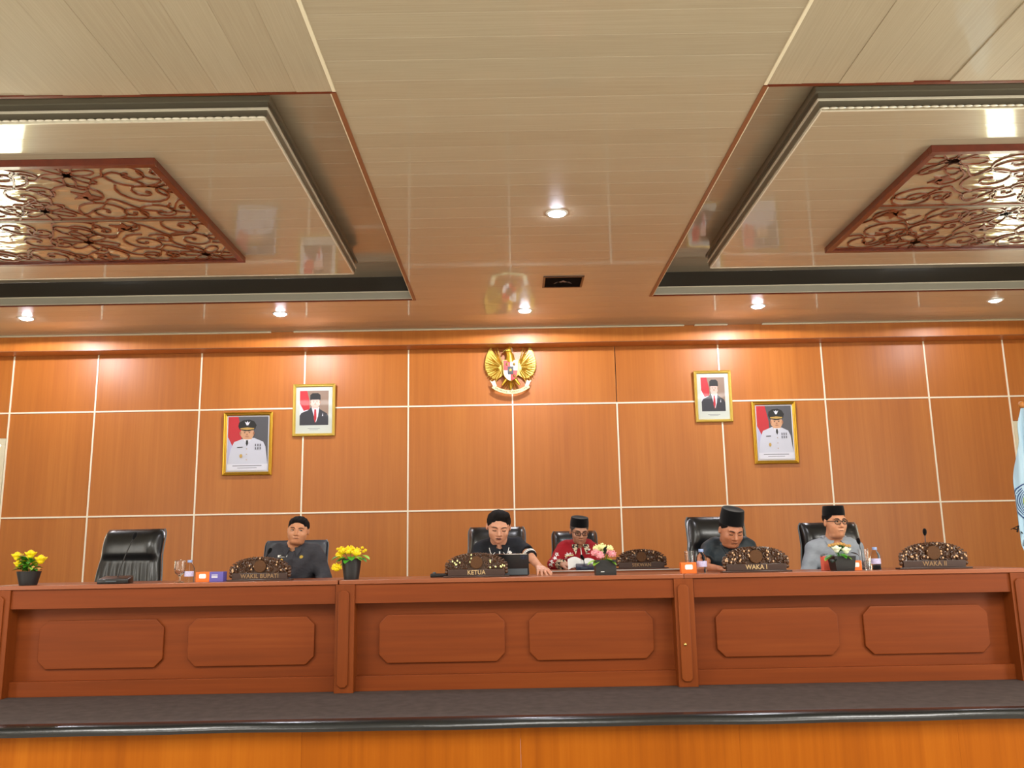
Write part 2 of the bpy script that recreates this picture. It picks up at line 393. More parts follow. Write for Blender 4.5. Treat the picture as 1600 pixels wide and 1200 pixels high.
# recess decks, trays, mirrors
ZR, ZT = ZC+.25, ZC+.035
def recess(sgn):
    xi = XL if sgn < 0 else XR_
    a, b = (-XW, xi) if sgn < 0 else (xi, XW)
    npl = 20; wd = (YH1-YH0)/npl
    for q in range(npl): plank(b-a, wd, ((a+b)/2, YH0+wd*(q+.5), ZR), nm='recess_plank')
    # far side face with silver moulding, shade painted into the dark upper part
    MB().box((a, YH1, ZC+.085), (b, YH1+.012, ZR)).build('recess_shade_face', M['recess'], ceil)
    MB().box((a, YH1-.012, ZC+.014), (b, YH1+.012, ZC+.085)).build('recess_moulding', M['mouldpale'], ceil)
    MB().box((a, YH1-.018, ZC+.083), (b, YH1, ZC+.092)).box((a, YH1-.018, ZC+.008), (b, YH1, ZC+.016)).build('moulding_bead', M['mouldline'], ceil)
    MB().box((a, YH1-.014, ZC-.004), (b, YH1+.01, ZC+.006)).build('recess_edge', M['redwood'], ceil)
    MB().box((a, YH0-.012, ZC-.004), (b, YH0+.01, ZR)).build('recess_edge', M['redwood'], ceil)
    s = 1 if sgn < 0 else -1
    p, q = sorted((xi-s*.024, xi+s*.004))
    MB().box((p, YH0, ZC-.006), (q, YH1, ZR)).build('recess_side', M['trimwood'], ceil)
    p, q = sorted((xi-s*.032, xi-s*.024))
    MB().box((p, YH0, ZC-.003), (q, YH1, ZC+.02)).build('side_bead', M['trimwhite'], ceil)
    p, q = sorted((xi-s*.016, xi+s*.004))
    MB().box((p, YN, ZC-.006), (q, YH0-.012, ZC+.004)).build('edge_strip', M['trimwhite'], ceil, bevel=.002)
for s_ in (-1, 1): recess(s_)

def tray(sgn, label):
    xi = atz(402, 182, ZT).x if sgn < 0 else atz(1290, 165, ZT).x
    xi = -1.455 if sgn < 0 else 1.86
    xo = sgn*6.0; y0 = atz(402, 187, ZT).y; y1 = atz(560, 428, ZT).y
    a, b = min(xi, xo), max(xi, xo)
    root = thing('ceiling_tray', label, 'ceiling panel', ((a+b)/2, (y0+y1)/2, ZT), 0, 'dropped ceiling trays')
    hx, hy = (b-a)/2, (y1-y0)/2
    npl = 15; wd = 2*hy/npl
    for q in range(npl):
        o = plank(2*hx-.02, wd, (0, -hy+wd*(q+.5), 0), parent=root, nm='tray_plank')
    # stepped moulding round the tray: profile rings
    prof = [(.0, .0, .012, .012), (.012, .012, .02, .055), (.02, .055, .012, .068), (.034, .068, .03, .10), (.045, .10, .03, .135)]
    for i, (off, z0, th, z1) in enumerate([(0, -.004, .015, .014), (.008, .014, .02, .058), (.018, .058, .026, .070), (.010, .070, .02, .11), (.026, .11, .03, .140), (-.012, .140, .03, ZR-ZT)]):
        e = off; mb = MB()
        for (p, q) in (((-hx-e, -hy-e, z0), (hx+e, -hy+.01, z1)), ((-hx-e, hy-.01, z0), (hx+e, hy+e, z1)), ((-hx-e, -hy+.01, z0), (-hx+.01, hy-.01, z1)), ((hx-.01, -hy+.01, z0), (hx+e, hy-.01, z1))): mb.box(p, q)
        mb.build('moulding', M['mould' if i in (1, 3, 4, 5) else 'mouldline'], root)
    # twisted rope bead on the near side
    mb = MB(); nb = int(2*hx/.05)
    for q in range(nb):
        x = -hx+2*hx*(q+.5)/nb; mb.ball((x, -hy-.012, .010), (.026, .008, .007), 6, 4, None)
    mb.build('rope_bead', M['mouldline'], root, smooth=True)['kind'] = 'stuff'
    return root
tray(-1, 'glossy beige dropped ceiling tray left of the centre aisle of planks')
tray(1, 'glossy beige dropped ceiling tray right of the centre aisle of planks')

def scroll(mb, cx, cy, r, turns, a0, hand, X, hw=.008):
    P = []; H = []; N = int(16*turns)
    for i in range(N+1):
        t = i/N; a = a0+hand*t*turns*2*PI; rr = r*(1-t)**.8+.012
        P.append((cx+rr*math.cos(a), cy+rr*math.sin(a))); H.append(hw*(1-.35*t))
    mb.ribbon(P, H, .012, X); mb.lathe([(.019, 0), (.019, .012)], 8, X @ T(P[-1][0], P[-1][1], 0))
def leafstar(mb, cx, cy, r, a0, X):
    P = []
    for i in range(10):
        a = a0+i*PI/5; rr = r if i % 2 == 0 else r*.42
        P.append((cx+rr*math.cos(a), cy+rr*math.sin(a)))
    mb.add([(x, y, 0) for x, y in P]+[(x, y, .014) for x, y in P], [tuple(range(10)), tuple(range(19, 9, -1))]+[(i, i+10, (i+1) % 10+10, (i+1) % 10) for i in range(10)], X)
def flower_out(mb, cx, cy, r, a0, X, span=2*PI, n_=6):
    for k in range(n_):
        a = a0+span*k/n_; P = []
        for i in range(15):
            t = i/14*2*PI; lx = r*.5*(1-math.cos(t)); ly = r*.24*math.sin(t)*(.6+.4*(1-math.cos(t))/2)
            P.append((cx+lx*math.cos(a)-ly*math.sin(a), cy+lx*math.sin(a)+ly*math.cos(a)))
        mb.ribbon(P, .006, .010, X)
    mb.lathe([(r*.2, 0), (r*.2, .013)], 10, X @ T(cx, cy, 0))
def lattice(sgn, label, seed):
    rn = random.Random(seed)
    zb = ZC-.014
    xi = -2.31 if sgn < 0 else 2.75; xo = sgn*5.4
    y0 = atz(240, 257, zb).y; y1 = atz(382, 411, zb).y
    a, b = min(xi, xo), max(xi, xo); root = thing('mirror_panel', label, 'ceiling ornament', ((a+b)/2, (y0+y1)/2, zb), 0, 'carved mirror panels on the ceiling trays')
    hx, hy = (b-a)/2, (y1-y0)/2; h = ZT-zb; fw = .05
    for (p, q) in (((-hx, -hy, 0), (hx, -hy+fw, h)), ((-hx, hy-fw, 0), (hx, hy, h)), ((-hx, -hy+fw, 0), (-hx+fw, hy-fw, h)), ((hx-fw, -hy+fw, 0), (hx, hy-fw, h))):
        MB().box(p, q).build('frame_bar', M['redwood'], root, bevel=.004)
    for k in (0, 1):
        ya, yb = (-hy+fw, -.012) if k == 0 else (.012, hy-fw)
        sh = MB().box((-hx+fw, ya, .026), (hx-fw, yb, .031)).build('mirror_sheet', M['mirror'], root)
        mb = MB(); I = T(0, 0, .016); H = yb-ya; yc = (ya+yb)/2; nx = int(2*hx/.42)
        for i in range(nx):
            cx = -hx+fw+(2*hx-2*fw)*(i+.5)/nx
            for row in (0, 1, 2):
                cy = ya+H*(row+.5)/3+rn.uniform(-.03, .03); kind = (i*2+row+k) % 5; r = min(H/4.6, .16)*rn.uniform(.9, 1.15); ccx = cx+rn.uniform(-.04, .04)
                if kind == 0: flower_out(mb, ccx, cy, r*1.35, rn.uniform(0, 6), I)
                elif kind == 1: leafstar(mb, ccx, cy, r*.62, rn.uniform(0, 6), I); scroll(mb, ccx, cy, r*1.25, .85, rn.uniform(0, 6), 1, I, .009)
                else:
                    hd = rn.choice((-1, 1)); scroll(mb, ccx, cy, r*1.15, 1.6, rn.uniform(0, 6), hd, I)
                    scroll(mb, ccx+r*1.1, cy+rn.uniform(-.08, .08), r*.6, 1.2, rn.uniform(0, 6), -hd, I, .008)
        for row in range(2):       # long running vines
            ph = rn.uniform(0, 6); am = H*.13; cy = ya+H*(row+.5)/2
            P = [(-hx+fw+(2*hx-2*fw)*t/90, min(max(cy+am*math.sin(ph+t*.38)+.03*math.sin(t*.9), ya+.01), yb-.01)) for t in range(91)]
            mb.ribbon(P, .007, .010, I)
        for j, (e0, e1) in enumerate(((ya, ya+.02), (yb-.02, yb))): mb.box((-hx+fw, e0, .016), (hx-fw, e1, .026))
        # keep the carving inside the frame
        mb.v = [(min(max(x, -hx+fw*.6), hx-fw*.6), min(max(y_, ya), yb), z) for x, y_, z in mb.v]
        mb.build('fretwork', M['fret'], root)
    mb = MB().box((-hx+fw, -.014, .014), (hx-fw, .014, .03)); mb.build('seam_bar', M['mould'], root)
    return root
lattice(-1, 'mahogany framed mirror with scrolling floral fretwork on the left ceiling tray', 3)
lattice(1, 'mahogany framed mirror with scrolling floral fretwork on the right ceiling tray', 8)

# ------------------------------------------------------------------ downlights and speaker vent
def downlight(u, v, label, dim=False, power=60):
    p = atz(u, v, ZC); root = thing('downlight', label, 'ceiling light', (p.x, p.y, ZC), 0, 'recessed downlights')
    ring = MB(); n_ = 28; P = [(.062, -.002), (.066, -.008), (.078, -.007), (.086, 0)]
    v_ = []; f_ = []
    for r, z in P:
        for k in range(n_): v_.append((r*math.cos(2*PI*k/n_), r*math.sin(2*PI*k/n_), z))
    for i in range(3):
        for k in range(n_): f_.append((i*n_+k, i*n_+(k+1) % n_, (i+1)*n_+(k+1) % n_, (i+1)*n_+k))
    ring.add(v_, f_).build('trim_ring', M['white'], root, smooth=True)
    MB().ball((0, 0, .0), (.064, .064, .026), 20, 8).build('bulb', M['lampdim'] if dim else M['lamp'], root, smooth=True)
    if True:
        l = bpy.data.lights.new('downlight_beam', 'SPOT'); l.energy = power*(.5 if dim else 1); l.spot_size = R(176); l.spot_blend = .03; l.shadow_soft_size = .045; l.color = (.98, .96, 1.0)
        o = bpy.data.objects.new('downlight_beam', l); COL.objects.link(o); o.parent = root; o.location = (0, 0, -.03)
    return root
downlight(870, 333, 'lit round downlight alone in the middle of the central plank ceiling', power=45)
downlight(820, 485, 'lit round downlight above the gold eagle emblem')
downlight(438, 490, 'lit round downlight above the left suit portrait')
downlight(41, 497, 'lit round downlight at the far left near the wall')
downlight(1184, 478, 'lit round downlight above the two right portraits')
downlight(1555, 469, 'dim round downlight at the far right near the wall', True)
p0 = atz(849, 433, ZC); p1 = atz(909, 447, ZC)
vt = thing('ceiling_vent', 'black rectangular vent with a small emblem in the central ceiling', 'vent', ((p0.x+p1.x)/2, (p0.y+p1.y)/2, ZC))
hx, hy = (p1.x-p0.x)/2, (p1.y-p0.y)/2+.02
for (p, q) in (((-hx, -hy, -.008), (hx, -hy+.02, 0)), ((-hx, hy-.02, -.008), (hx, hy, 0)), ((-hx, -hy+.02, -.008), (-hx+.02, hy-.02, 0)), ((hx-.02, -hy+.02, -.008), (hx, hy-.02, 0))):
    MB().box(p, q).build('frame_bar', M['signboard'], vt)
MB().box((-hx+.02, -hy+.02, -.003), (hx-.02, hy-.02, 0)).build('grille', plain('matt_black_grille', (14, 14, 16), .9, spec=.05), vt)
e = MB()
for sx in (-1, 1):
    e.add([(0, -.06, -.006), (sx*.09, .05, -.006), (sx*.06, -.01, -.006), (0, .0, -.006)], [(0, 1, 2, 3)])
e.build('emblem', M['slate'], vt)

# ------------------------------------------------------------------ desks
def octa(x0, x1, z0, z1, c):
    return [(x0+c, z0), (x1-c, z0), (x1, z0+c), (x1, z1-c), (x1-c, z1), (x0+c, z1), (x0, z1-c), (x0, z0+c)]
def desk(label, x0, x1, pil, slab, panels):
    root = thing('bench_desk', label, 'desk', ((x0+x1)/2, -3.7, 0), 0, 'joined front desks'); cx = root.location.x
    def bx(a, b): return ((a[0]-cx, a[1]+3.7, a[2]), (b[0]-cx, b[1]+3.7, b[2]))
    MB().box(*bx((slab[0], -4.0, .699), (slab[1], -3.35, .727))).build('desk_top', M['desktop'], root, bevel=.003)
    MB().box(*bx((x0, -3.985, .572), (x1, -3.955, .698))).build('apron', M['desk'], root, bevel=.002)
    MB().box(*bx((x0, -3.88, .05), (x1, -3.865, .698))).build('front_board', M['desk'], root)
    MB().box(*bx((x0, -3.93, 0), (x1, -3.88, .098))).build('plinth', M['desk'], root, bevel=.002)
    MB().box(*bx((x0+.02, -3.865, 0), (x0+.04, -3.4, .698))).build('side_board', M['deskv'], root)
    MB().box(*bx((x1-.04, -3.865, 0), (x1-.02, -3.4, .698))).build('side_board', M['deskv'], root)
    for (a, b) in pil:
        pl = MB().box(*bx((a, -4.0, 0), (b, -3.865, .698))).build('pilaster', M['deskv'], root, bevel=.002)
        w_ = b-a; P = [(x-cx, z) for x, z in octa(a+.02, b-.035, .035, .66, .02)]
        MB().prism(P, -4.012+3.7, -4.0+3.7).build('pilaster_moulding', M['deskv'], pl, bevel=.004)
    for (a, b) in panels:
        P = [(x-cx, z) for x, z in octa(a, b, .172, .488, .055)]
        MB().prism(P, -3.898+3.7, -3.88+3.7).build('raised_panel', M['desk'], root, bevel=.005)
        P = [(x-cx, z) for x, z in octa(a+.012, b-.012, .184, .476, .05)]
    return root
def px(u, v=1000, Y=-3.9): return at(u, v, Y).x
desk('left red-brown desk unit with two octagonal raised panels', -3.40, -1.222, [(-3.56, -3.40)], (-3.58, -1.205), [(px(60), px(255)), (px(293), px(491))])
desk('middle red-brown desk unit between the two inner pilasters', -1.09, 1.056, [(-1.218, -1.09), (1.056, 1.186)], (-1.195, 1.125), [(px(592), px(789)), (px(827), px(1022))])
dr = desk('right red-brown desk unit reaching the flag', 1.19, 3.325, [(3.325, 3.46)], (1.128, 3.48), [(px(1120), px(1312)), (px(1352), px(1548))])
k = at(1071, 1007, -4.02)
tag(MB().lathe([(.0, 0), (.011, 0), (.011, .004), (.007, .01), (.0, .012)], 14, T(k.x, -4.012, k.z) @ RX(R(90))).build('desk_lock', M['brass'], None, smooth=True), 'small round brass lock on the pilaster below the orange carton', 'lock')
# rear table for the man in red
RX0, RX1 = at(846, 891, -2.85).x, at(1064, 891, -2.85).x; RXM = (RX0+RX1)/2; RXH = (RX1-RX0)/2
rt = thing('rear_table', 'reddish table with a white front edge behind the middle desk', 'table', (RXM, -2.55, .008))
MB().box((-RXH, -.3, .70), (RXH, .3, .727)).build('table_top', M['desktop'], rt, bevel=.003)
MB().box((-RXH, -.306, .722), (RXH, -.298, .7275)).build('edge_strip', M['white'], rt)
MB().box((-RXH+.02, -.27, -.008), (RXH-.02, -.25, .70)).build('front_board', M['desk'], rt)
for x in (-RXH+.02, RXH-.04):
    MB().box((x, -.25, -.008), (x+.02, .27, .70)).build('side_board', M['deskv'], rt)
ZD = .7272; ZRT = .7355

# ------------------------------------------------------------------ executive chairs
def rbox(mb_sz, name, mat, parent, bevel, X=None, seg=3, loc=None):
    x, y, z = mb_sz
    return MB().box((-x/2, -y/2, -z/2), (x/2, y/2, z/2), X).build(name, mat, parent, bevel=bevel, seg=seg, loc=loc)
def make_chair(label, loc, rz, mat, w_=.5, top=1.07, roll=True, recline=.12):
    """executive chair facing -Y; origin on the floor under the seat"""
    root = thing('office_chair', label, 'chair', loc, rz, 'high back chairs behind the desks')
    h = top-.42
    # backrest: pillowed sheet with side bolsters and vertical gathers
    nx, nz = 28, 26
    v = []; f = []
    for side in (0, 1):
        for j in range(nz+1):
            t = j/nz
            hw = w_/2*(1.0 if t > .72 else 1.0+.10*math.sin(min(1, t/.72)*PI))*(.93 if t < .05 else 1)
            if t > .93: hw -= .02*((t-.93)/.07)**2
            for i in range(nx+1):
                s_ = -1+2*i/nx; x = s_*hw
                edge = (1-min(1, (1-abs(s_))/.16))
                puff = .035*(1-s_**8)
                if roll and t > .66: puff += .06*math.sin((t-.66)/.34*PI)**.5*(1-s_**10)
                elif t <= .66:
                    puff += .020*edge*(1-abs(s_)**16)+.010*math.sin(i*1.9+.5*math.sin(j*.5))*(1-edge)*math.sin(min(1, t/.66)*PI)
                y = -puff if side == 0 else .03*(1-s_**6)*(math.sin(min(1, t*1.02)*PI)**.3)
                y += recline*t*.9 - .05*math.sin(t*PI)*.6
                v.append((x, y+.22, .42+h*t))
    W1 = nx+1; off = (nx+1)*(nz+1)
    for side in (0, 1):
        for j in range(nz):
            for i in range(nx):
                a = side*off+j*W1+i; q = (a, a+1, a+1+W1, a+W1); f.append(q if side == 0 else q[::-1])
    for i in range(nx):
        f.append((i+1, i, off+i, off+i+1)); a = nz*W1+i; f.append((a, a+1, off+a+1, off+a))
    for j in range(nz):
        a = j*W1; f.append((a, a+W1, off+a+W1, off+a)); a = j*W1+nx; f.append((a+W1, a, off+a, off+a+W1))
    mb = MB(); mb.add(v, f); bk = mb.build('backrest', mat, root, smooth=True, auto=False)
    # piping along both sides
    for sx in (-1, 1):
        P = []
        for j in range(nz+1):
            t = j/nz; hw = w_/2*(1.0 if t > .72 else 1.0+.10*math.sin(min(1, t/.72)*PI))*(.93 if t < .05 else 1)-(.02*((t-.93)/.07)**2 if t > .93 else 0)
            P.append((sx*(hw+.002), .22+.012+recline*t*.9-.03*math.sin(t*PI), .42+h*t))
        MB().tube(P, .006, 6).build('piping', M['slate'], bk, smooth=True)
    rbox((w_*.98, .48, .10), 'seat', mat, root, .03, T(0, -.02, .42))
    for sx in (-1, 1):
        ar = MB().tube([(sx*w_*.55, .2, .45), (sx*w_*.57, .17, .60), (sx*w_*.57, 0, .645), (sx*w_*.57, -.17, .62), (sx*w_*.55, -.2, .46)], .016, 8).build('armrest', M['black'], root, smooth=True)
        rbox((.06, .26, .03), 'arm_pad', mat, ar, .012, T(sx*w_*.57, .0, .655))
    MB().lathe([(.028, .1), (.028, .24), (.018, .24), (.018, .37)], 12).build('gas_lift', M['chrome'], root, smooth=True)
    b = MB()
    for k in range(5):
        a = 2*PI*k/5+.3; b.tube([(0, 0, .115), (.15*math.cos(a), .15*math.sin(a), .10), (.28*math.cos(a), .28*math.sin(a), .07)], [.03, .022, .016], 6)
    b.build('star_base', M['black'], root, smooth=True)
    for k in range(5):
        a = 2*PI*k/5+.3; MB().lathe([(.026, -.02), (.030, -.012), (.030, .012), (.026, .02)], 10, T(.28*math.cos(a), .28*math.sin(a), .031) @ RZ(a) @ RX(R(90))).build('caster', M['black'], root, smooth=True)
    return root
def chair_at(u0, u1, vtop, Y, label, mat=None, rz=0, top_adj=0, **kw):
    a = at(u0, vtop, Y+.28); b = at(u1, vtop, Y+.28)
    return make_chair(label, ((a.x+b.x)/2, Y, 0), rz, mat or M['leather'], w_=(b.x-a.x)*.98, top=a.z+top_adj, **kw)
chair_at(151, 252, 828, -3.05, 'empty black leather chair with padded headrest roll and creased backrest', rz=R(-8))
chair_at(412, 512, 845, -3.05, 'slate grey leather chair behind the man in dark grey shirt', M['leatherblue'], roll=False)
chair_at(731, 821, 824, -3.1, 'black leather chair behind the man reading over a tablet')
chair_at(862, 933, 830, -1.75, 'black leather chair behind the man in the red jacket')
chair_at(1077, 1172, 808, -3.1, 'black leather chair behind the man with bowed head and tall cap', rz=R(6))
chair_at(1249, 1342, 817, -3.0, 'black leather chair behind the man in light grey jacket')

# ------------------------------------------------------------------ implicit surfaces for the people
def smin(a, b, k): 
    h = np.clip(.5+.5*(b-a)/k, 0, 1); return b*(1-h)+a*h-k*h*(1-h)
def smax(a, b, k): return -smin(-a, -b, k)
def sd_ell(P, c, r):
    q = (P-np.array(c, np.float32))/np.array(r, np.float32); k0 = np.sqrt((q*q).sum(-1)); q /= np.array(r, np.float32); k1 = np.sqrt((q*q).sum(-1))+1e-9
    return k0*(k0-1)/k1
def sd_cap(P, a, b, ra, rb=None):
    rb = ra if rb is None else rb
    a = np.array(a, np.float32); b = np.array(b, np.float32); ab = b-a; t = np.clip(((P-a)@ab)/max(float(ab@ab), 1e-9), 0, 1)
    d = P-a-t[..., None]*ab; return np.sqrt((d*d).sum(-1))-(ra+(rb-ra)*t)
def surfnet(fn, lo, hi, h):
    ax = [np.arange(lo[i], hi[i]+h, h, dtype=np.float32) for i in range(3)]
    G = np.stack(np.meshgrid(*ax, indexing='ij'), -1); F = fn(G).astype(np.float32)
    n = np.array(F.shape); S_ = F < 0
    acc = np.zeros(tuple(n-1)+(3,), np.float32); cnt = np.zeros(tuple(n-1), np.float32)
    C8 = [(i, j, k) for i in (0, 1) for j in (0, 1) for k in (0, 1)]
    def sub(A, c): return A[c[0]:n[0]-1+c[0], c[1]:n[1]-1+c[1], c[2]:n[2]-1+c[2]]
    for c in C8:
        for d in range(3):
            if c[d] == 0:
                c2 = list(c); c2[d] = 1; fa, fb = sub(F, c), sub(F, c2); m = (fa < 0) != (fb < 0)
                t = np.where(m, fa/(fa-fb+1e-20), 0); p = np.zeros(fa.shape+(3,), np.float32)
                for q in range(3): p[..., q] = c[q]
                p[..., d] = t; acc += p*m[..., None]; cnt += m
    ins = cnt > 0; idx = -np.ones(ins.shape, np.int64); idx[ins] = np.arange(ins.sum())
    cell = np.argwhere(ins); V = (cell+acc[ins]/cnt[ins][:, None])*h+np.array(lo)
    Q = []
    for d in range(3):
        e1, e2 = [(1, 2), (2, 0), (0, 1)][d]
        sl = [slice(None)]*3; sl[d] = slice(0, n[d]-1); sh = [slice(None)]*3; sh[d] = slice(1, n[d])
        a = S_[tuple(sl)]; b = S_[tuple(sh)]; E = np.argwhere(a != b)
        ok = (E[:, e1] > 0) & (E[:, e2] > 0) & (E[:, e1] < n[e1]-1) & (E[:, e2] < n[e2]-1); E = E[ok]
        if not len(E): continue
        def I(o1, o2):
            c = E.copy(); c[:, e1] -= o1; c[:, e2] -= o2; return idx[c[:, 0], c[:, 1], c[:, 2]]
        q = np.stack([I(1, 1), I(0, 1), I(0, 0), I(1, 0)], 1); fl = a[tuple(E.T)]
        q[~fl] = q[~fl][:, ::-1]; Q.append(q)
    return V, np.concatenate(Q)
def sd_mesh(blocks, name, mat, parent, base, smooth_iter=1):
    Vs = []; Fs = []; o = 0
    for fn, lo, hi, h in blocks:
        V, Q = surfnet(fn, lo, hi, h); Vs.append(V); Fs.append(Q+o); o += len(V)
    V = np.concatenate(Vs)-np.array(base); Q = np.concatenate(Fs)
    me = bpy.data.meshes.new(name); me.from_pydata(V.tolist(), [], Q.tolist()); me.materials.append(mat)
    bm = bmesh.new(); bm.from_mesh(me)
    for _ in range(smooth_iter): bmesh.ops.smooth_vert(bm, verts=bm.verts, factor=.5, use_axis_x=True, use_axis_y=True, use_axis_z=True)
    bm.to_mesh(me); bm.free()
    me.polygons.foreach_set('use_smooth', [True]*len(me.polygons)); return link(name, me, parent)

def skinmat(name, rgb):
    t = NT(name); c = lin(rgb); v = t.coord(); f = t.noise(22, v, 3)
    t.l(t.ramp(f, [(.3, (c[0]*.86, c[1]*.80, c[2]*.76, 1)), (.7, (min(1, c[0]*1.08), c[1]*1.08, c[2]*1.06, 1))]), t.b.inputs['Base Color'])
    t.b.inputs['Roughness'].default_value = .45; t.b.inputs['Subsurface Weight'].default_value = .12; t.b.inputs['Subsurface Radius'].default_value = (1, .35, .2); t.b.inputs['Subsurface Scale'].default_value = .008
    return t.m
M['eyewhite'] = plain('eye_white', (225, 215, 205), .3); M['iris'] = plain('dark_brown_iris', (28, 16, 12), .2)
M['lip'] = plain('lip', (150, 84, 74), .5); M['brow'] = plain('black_eyebrow', (30, 22, 20), .7); M['mouthline'] = plain('mouth_line', (84, 40, 34), .6)

def head_fn(g, HM, s0):
    s = s0; SV = np.array([s, s, s*g.get('vz', 1)], np.float32)
    HI = np.array(HM.inverted(), dtype=np.float32); fw, jw = g.get('fw', 1), g.get('jw', 1)
    def fn(P):
        q = (P@HI[:3, :3].T+HI[:3, 3])/SV
        d = sd_ell(q, (0, .012, .038), (.077, .094, .084))
        d = smin(d, sd_ell(q, (0, -.028, -.025), (.068*fw, .064, .083)), .03)
        d = smin(d, sd_ell(q, (0, -.034, -.066), (.056*jw, .052, .043)), .025)
        d = smin(d, sd_ell(q, (0, -.070, -.096), (.024*jw, .020, .018)), .02)
        for sx in (-1, 1):
            d = smin(d, sd_ell(q, (sx*.037*fw, -.058, -.030), (.026, .026, .026)), .018)
            d = smin(d, sd_cap(q, (sx*.014, -.086, .026), (sx*.045, -.074, .028), .010), .012)
            d = smax(d, -sd_ell(q, (sx*.031, -.104, .004), (.018, .020, .011)), .010)
            d = smin(d, sd_ell(q, (sx*.031, -.074, .003), (.017, .014, .013)), .006)
            d = smin(d, sd_ell(q, (sx*.013, -.094, -.038), (.010, .010, .007)), .006)
            e = sd_ell(q, (sx*.078, .010, -.008), (.009, .018, .030)); e = smax(e, -sd_ell(q, (sx*.089, .000, -.006), (.007, .011, .019)), .004)
            d = smin(d, e, .008)
        d = smin(d, sd_cap(q, (0, -.088, .014), (0, -.108, -.030), .008, .0125), .010)
        d = smin(d, sd_cap(q, (-.016, -.090, -.060), (.016, -.090, -.060), .0065, .0065), .006)
        d = smin(d, sd_cap(q, (-.013, -.088, -.073), (.013, -.088, -.073), .0075, .0075), .006)
        d = smax(d, -sd_cap(q, (-.022, -.101, -.0665), (.022, -.101, -.0665), .0035), .003)
        if g.get('double'): d = smin(d, sd_ell(q, (0, -.03, -.105), (.052*jw, .045, .028)), .02)
        return d*s
    return fn

def hand_caps(W, d, n, side, curl=.25, spread=.12, s=1.0, thumb=.8):
    """capsules of a hand: W wrist, d finger direction, n back-of-hand normal, side +1 = thumb on d x n side"""
    d = Vector(d).normalized(); n = Vector(n); n = (n-d*n.dot(d)).normalized(); t = d.cross(n)*side
    C = []
    for i, (off, L, l0) in enumerate([(.030, .094, .078), (.010, .098, .086), (-.011, .094, .079), (-.030, .086, .062)]):
        k = W+t*off*.55*s; kn = W+(d*L+t*off)*s; C.append((k, kn, .013*s, .0115*s))
        a = (off/.03)*spread; dr = (d*math.cos(a)+t*math.sin(a)).normalized(); p = kn; ang = curl*.7
        for j, (fr, r0, r1) in enumerate([(.46, .0092, .0085), (.30, .0085, .0078), (.24, .0078, .0066)]):
            dd = dr*math.cos(ang)-n*math.sin(ang); q = p+dd*l0*fr*s; C.append((p, q, r0*s, r1*s)); p = q; ang += curl
    b = W+(d*.025+t*.022)*s; m = b+(d*.032+t*.030*thumb-n*.006)*s; e = m+(d*.030+t*.014*thumb-n*.008)*s; f = e+(d*.026+t*.002)*s
    C += [(b, m, .014*s, .0115*s), (m, e, .0110*s, .0098*s), (e, f, .0098*s, .008*s)]
    return C
def caps_block(caps, k, h):
    lo = np.min([[min(a[i], b[i]) for i in range(3)] for a, b, _, _ in caps], 0)-.03; hi = np.max([[max(a[i], b[i]) for i in range(3)] for a, b, _, _ in caps], 0)+.03
    def fn(P):
        d = None
        for a, b, r0, r1 in caps:
            e = sd_cap(P, a, b, r0, r1); d = e if d is None else smin(d, e, k)
        return d
    return (fn, lo, hi, h)

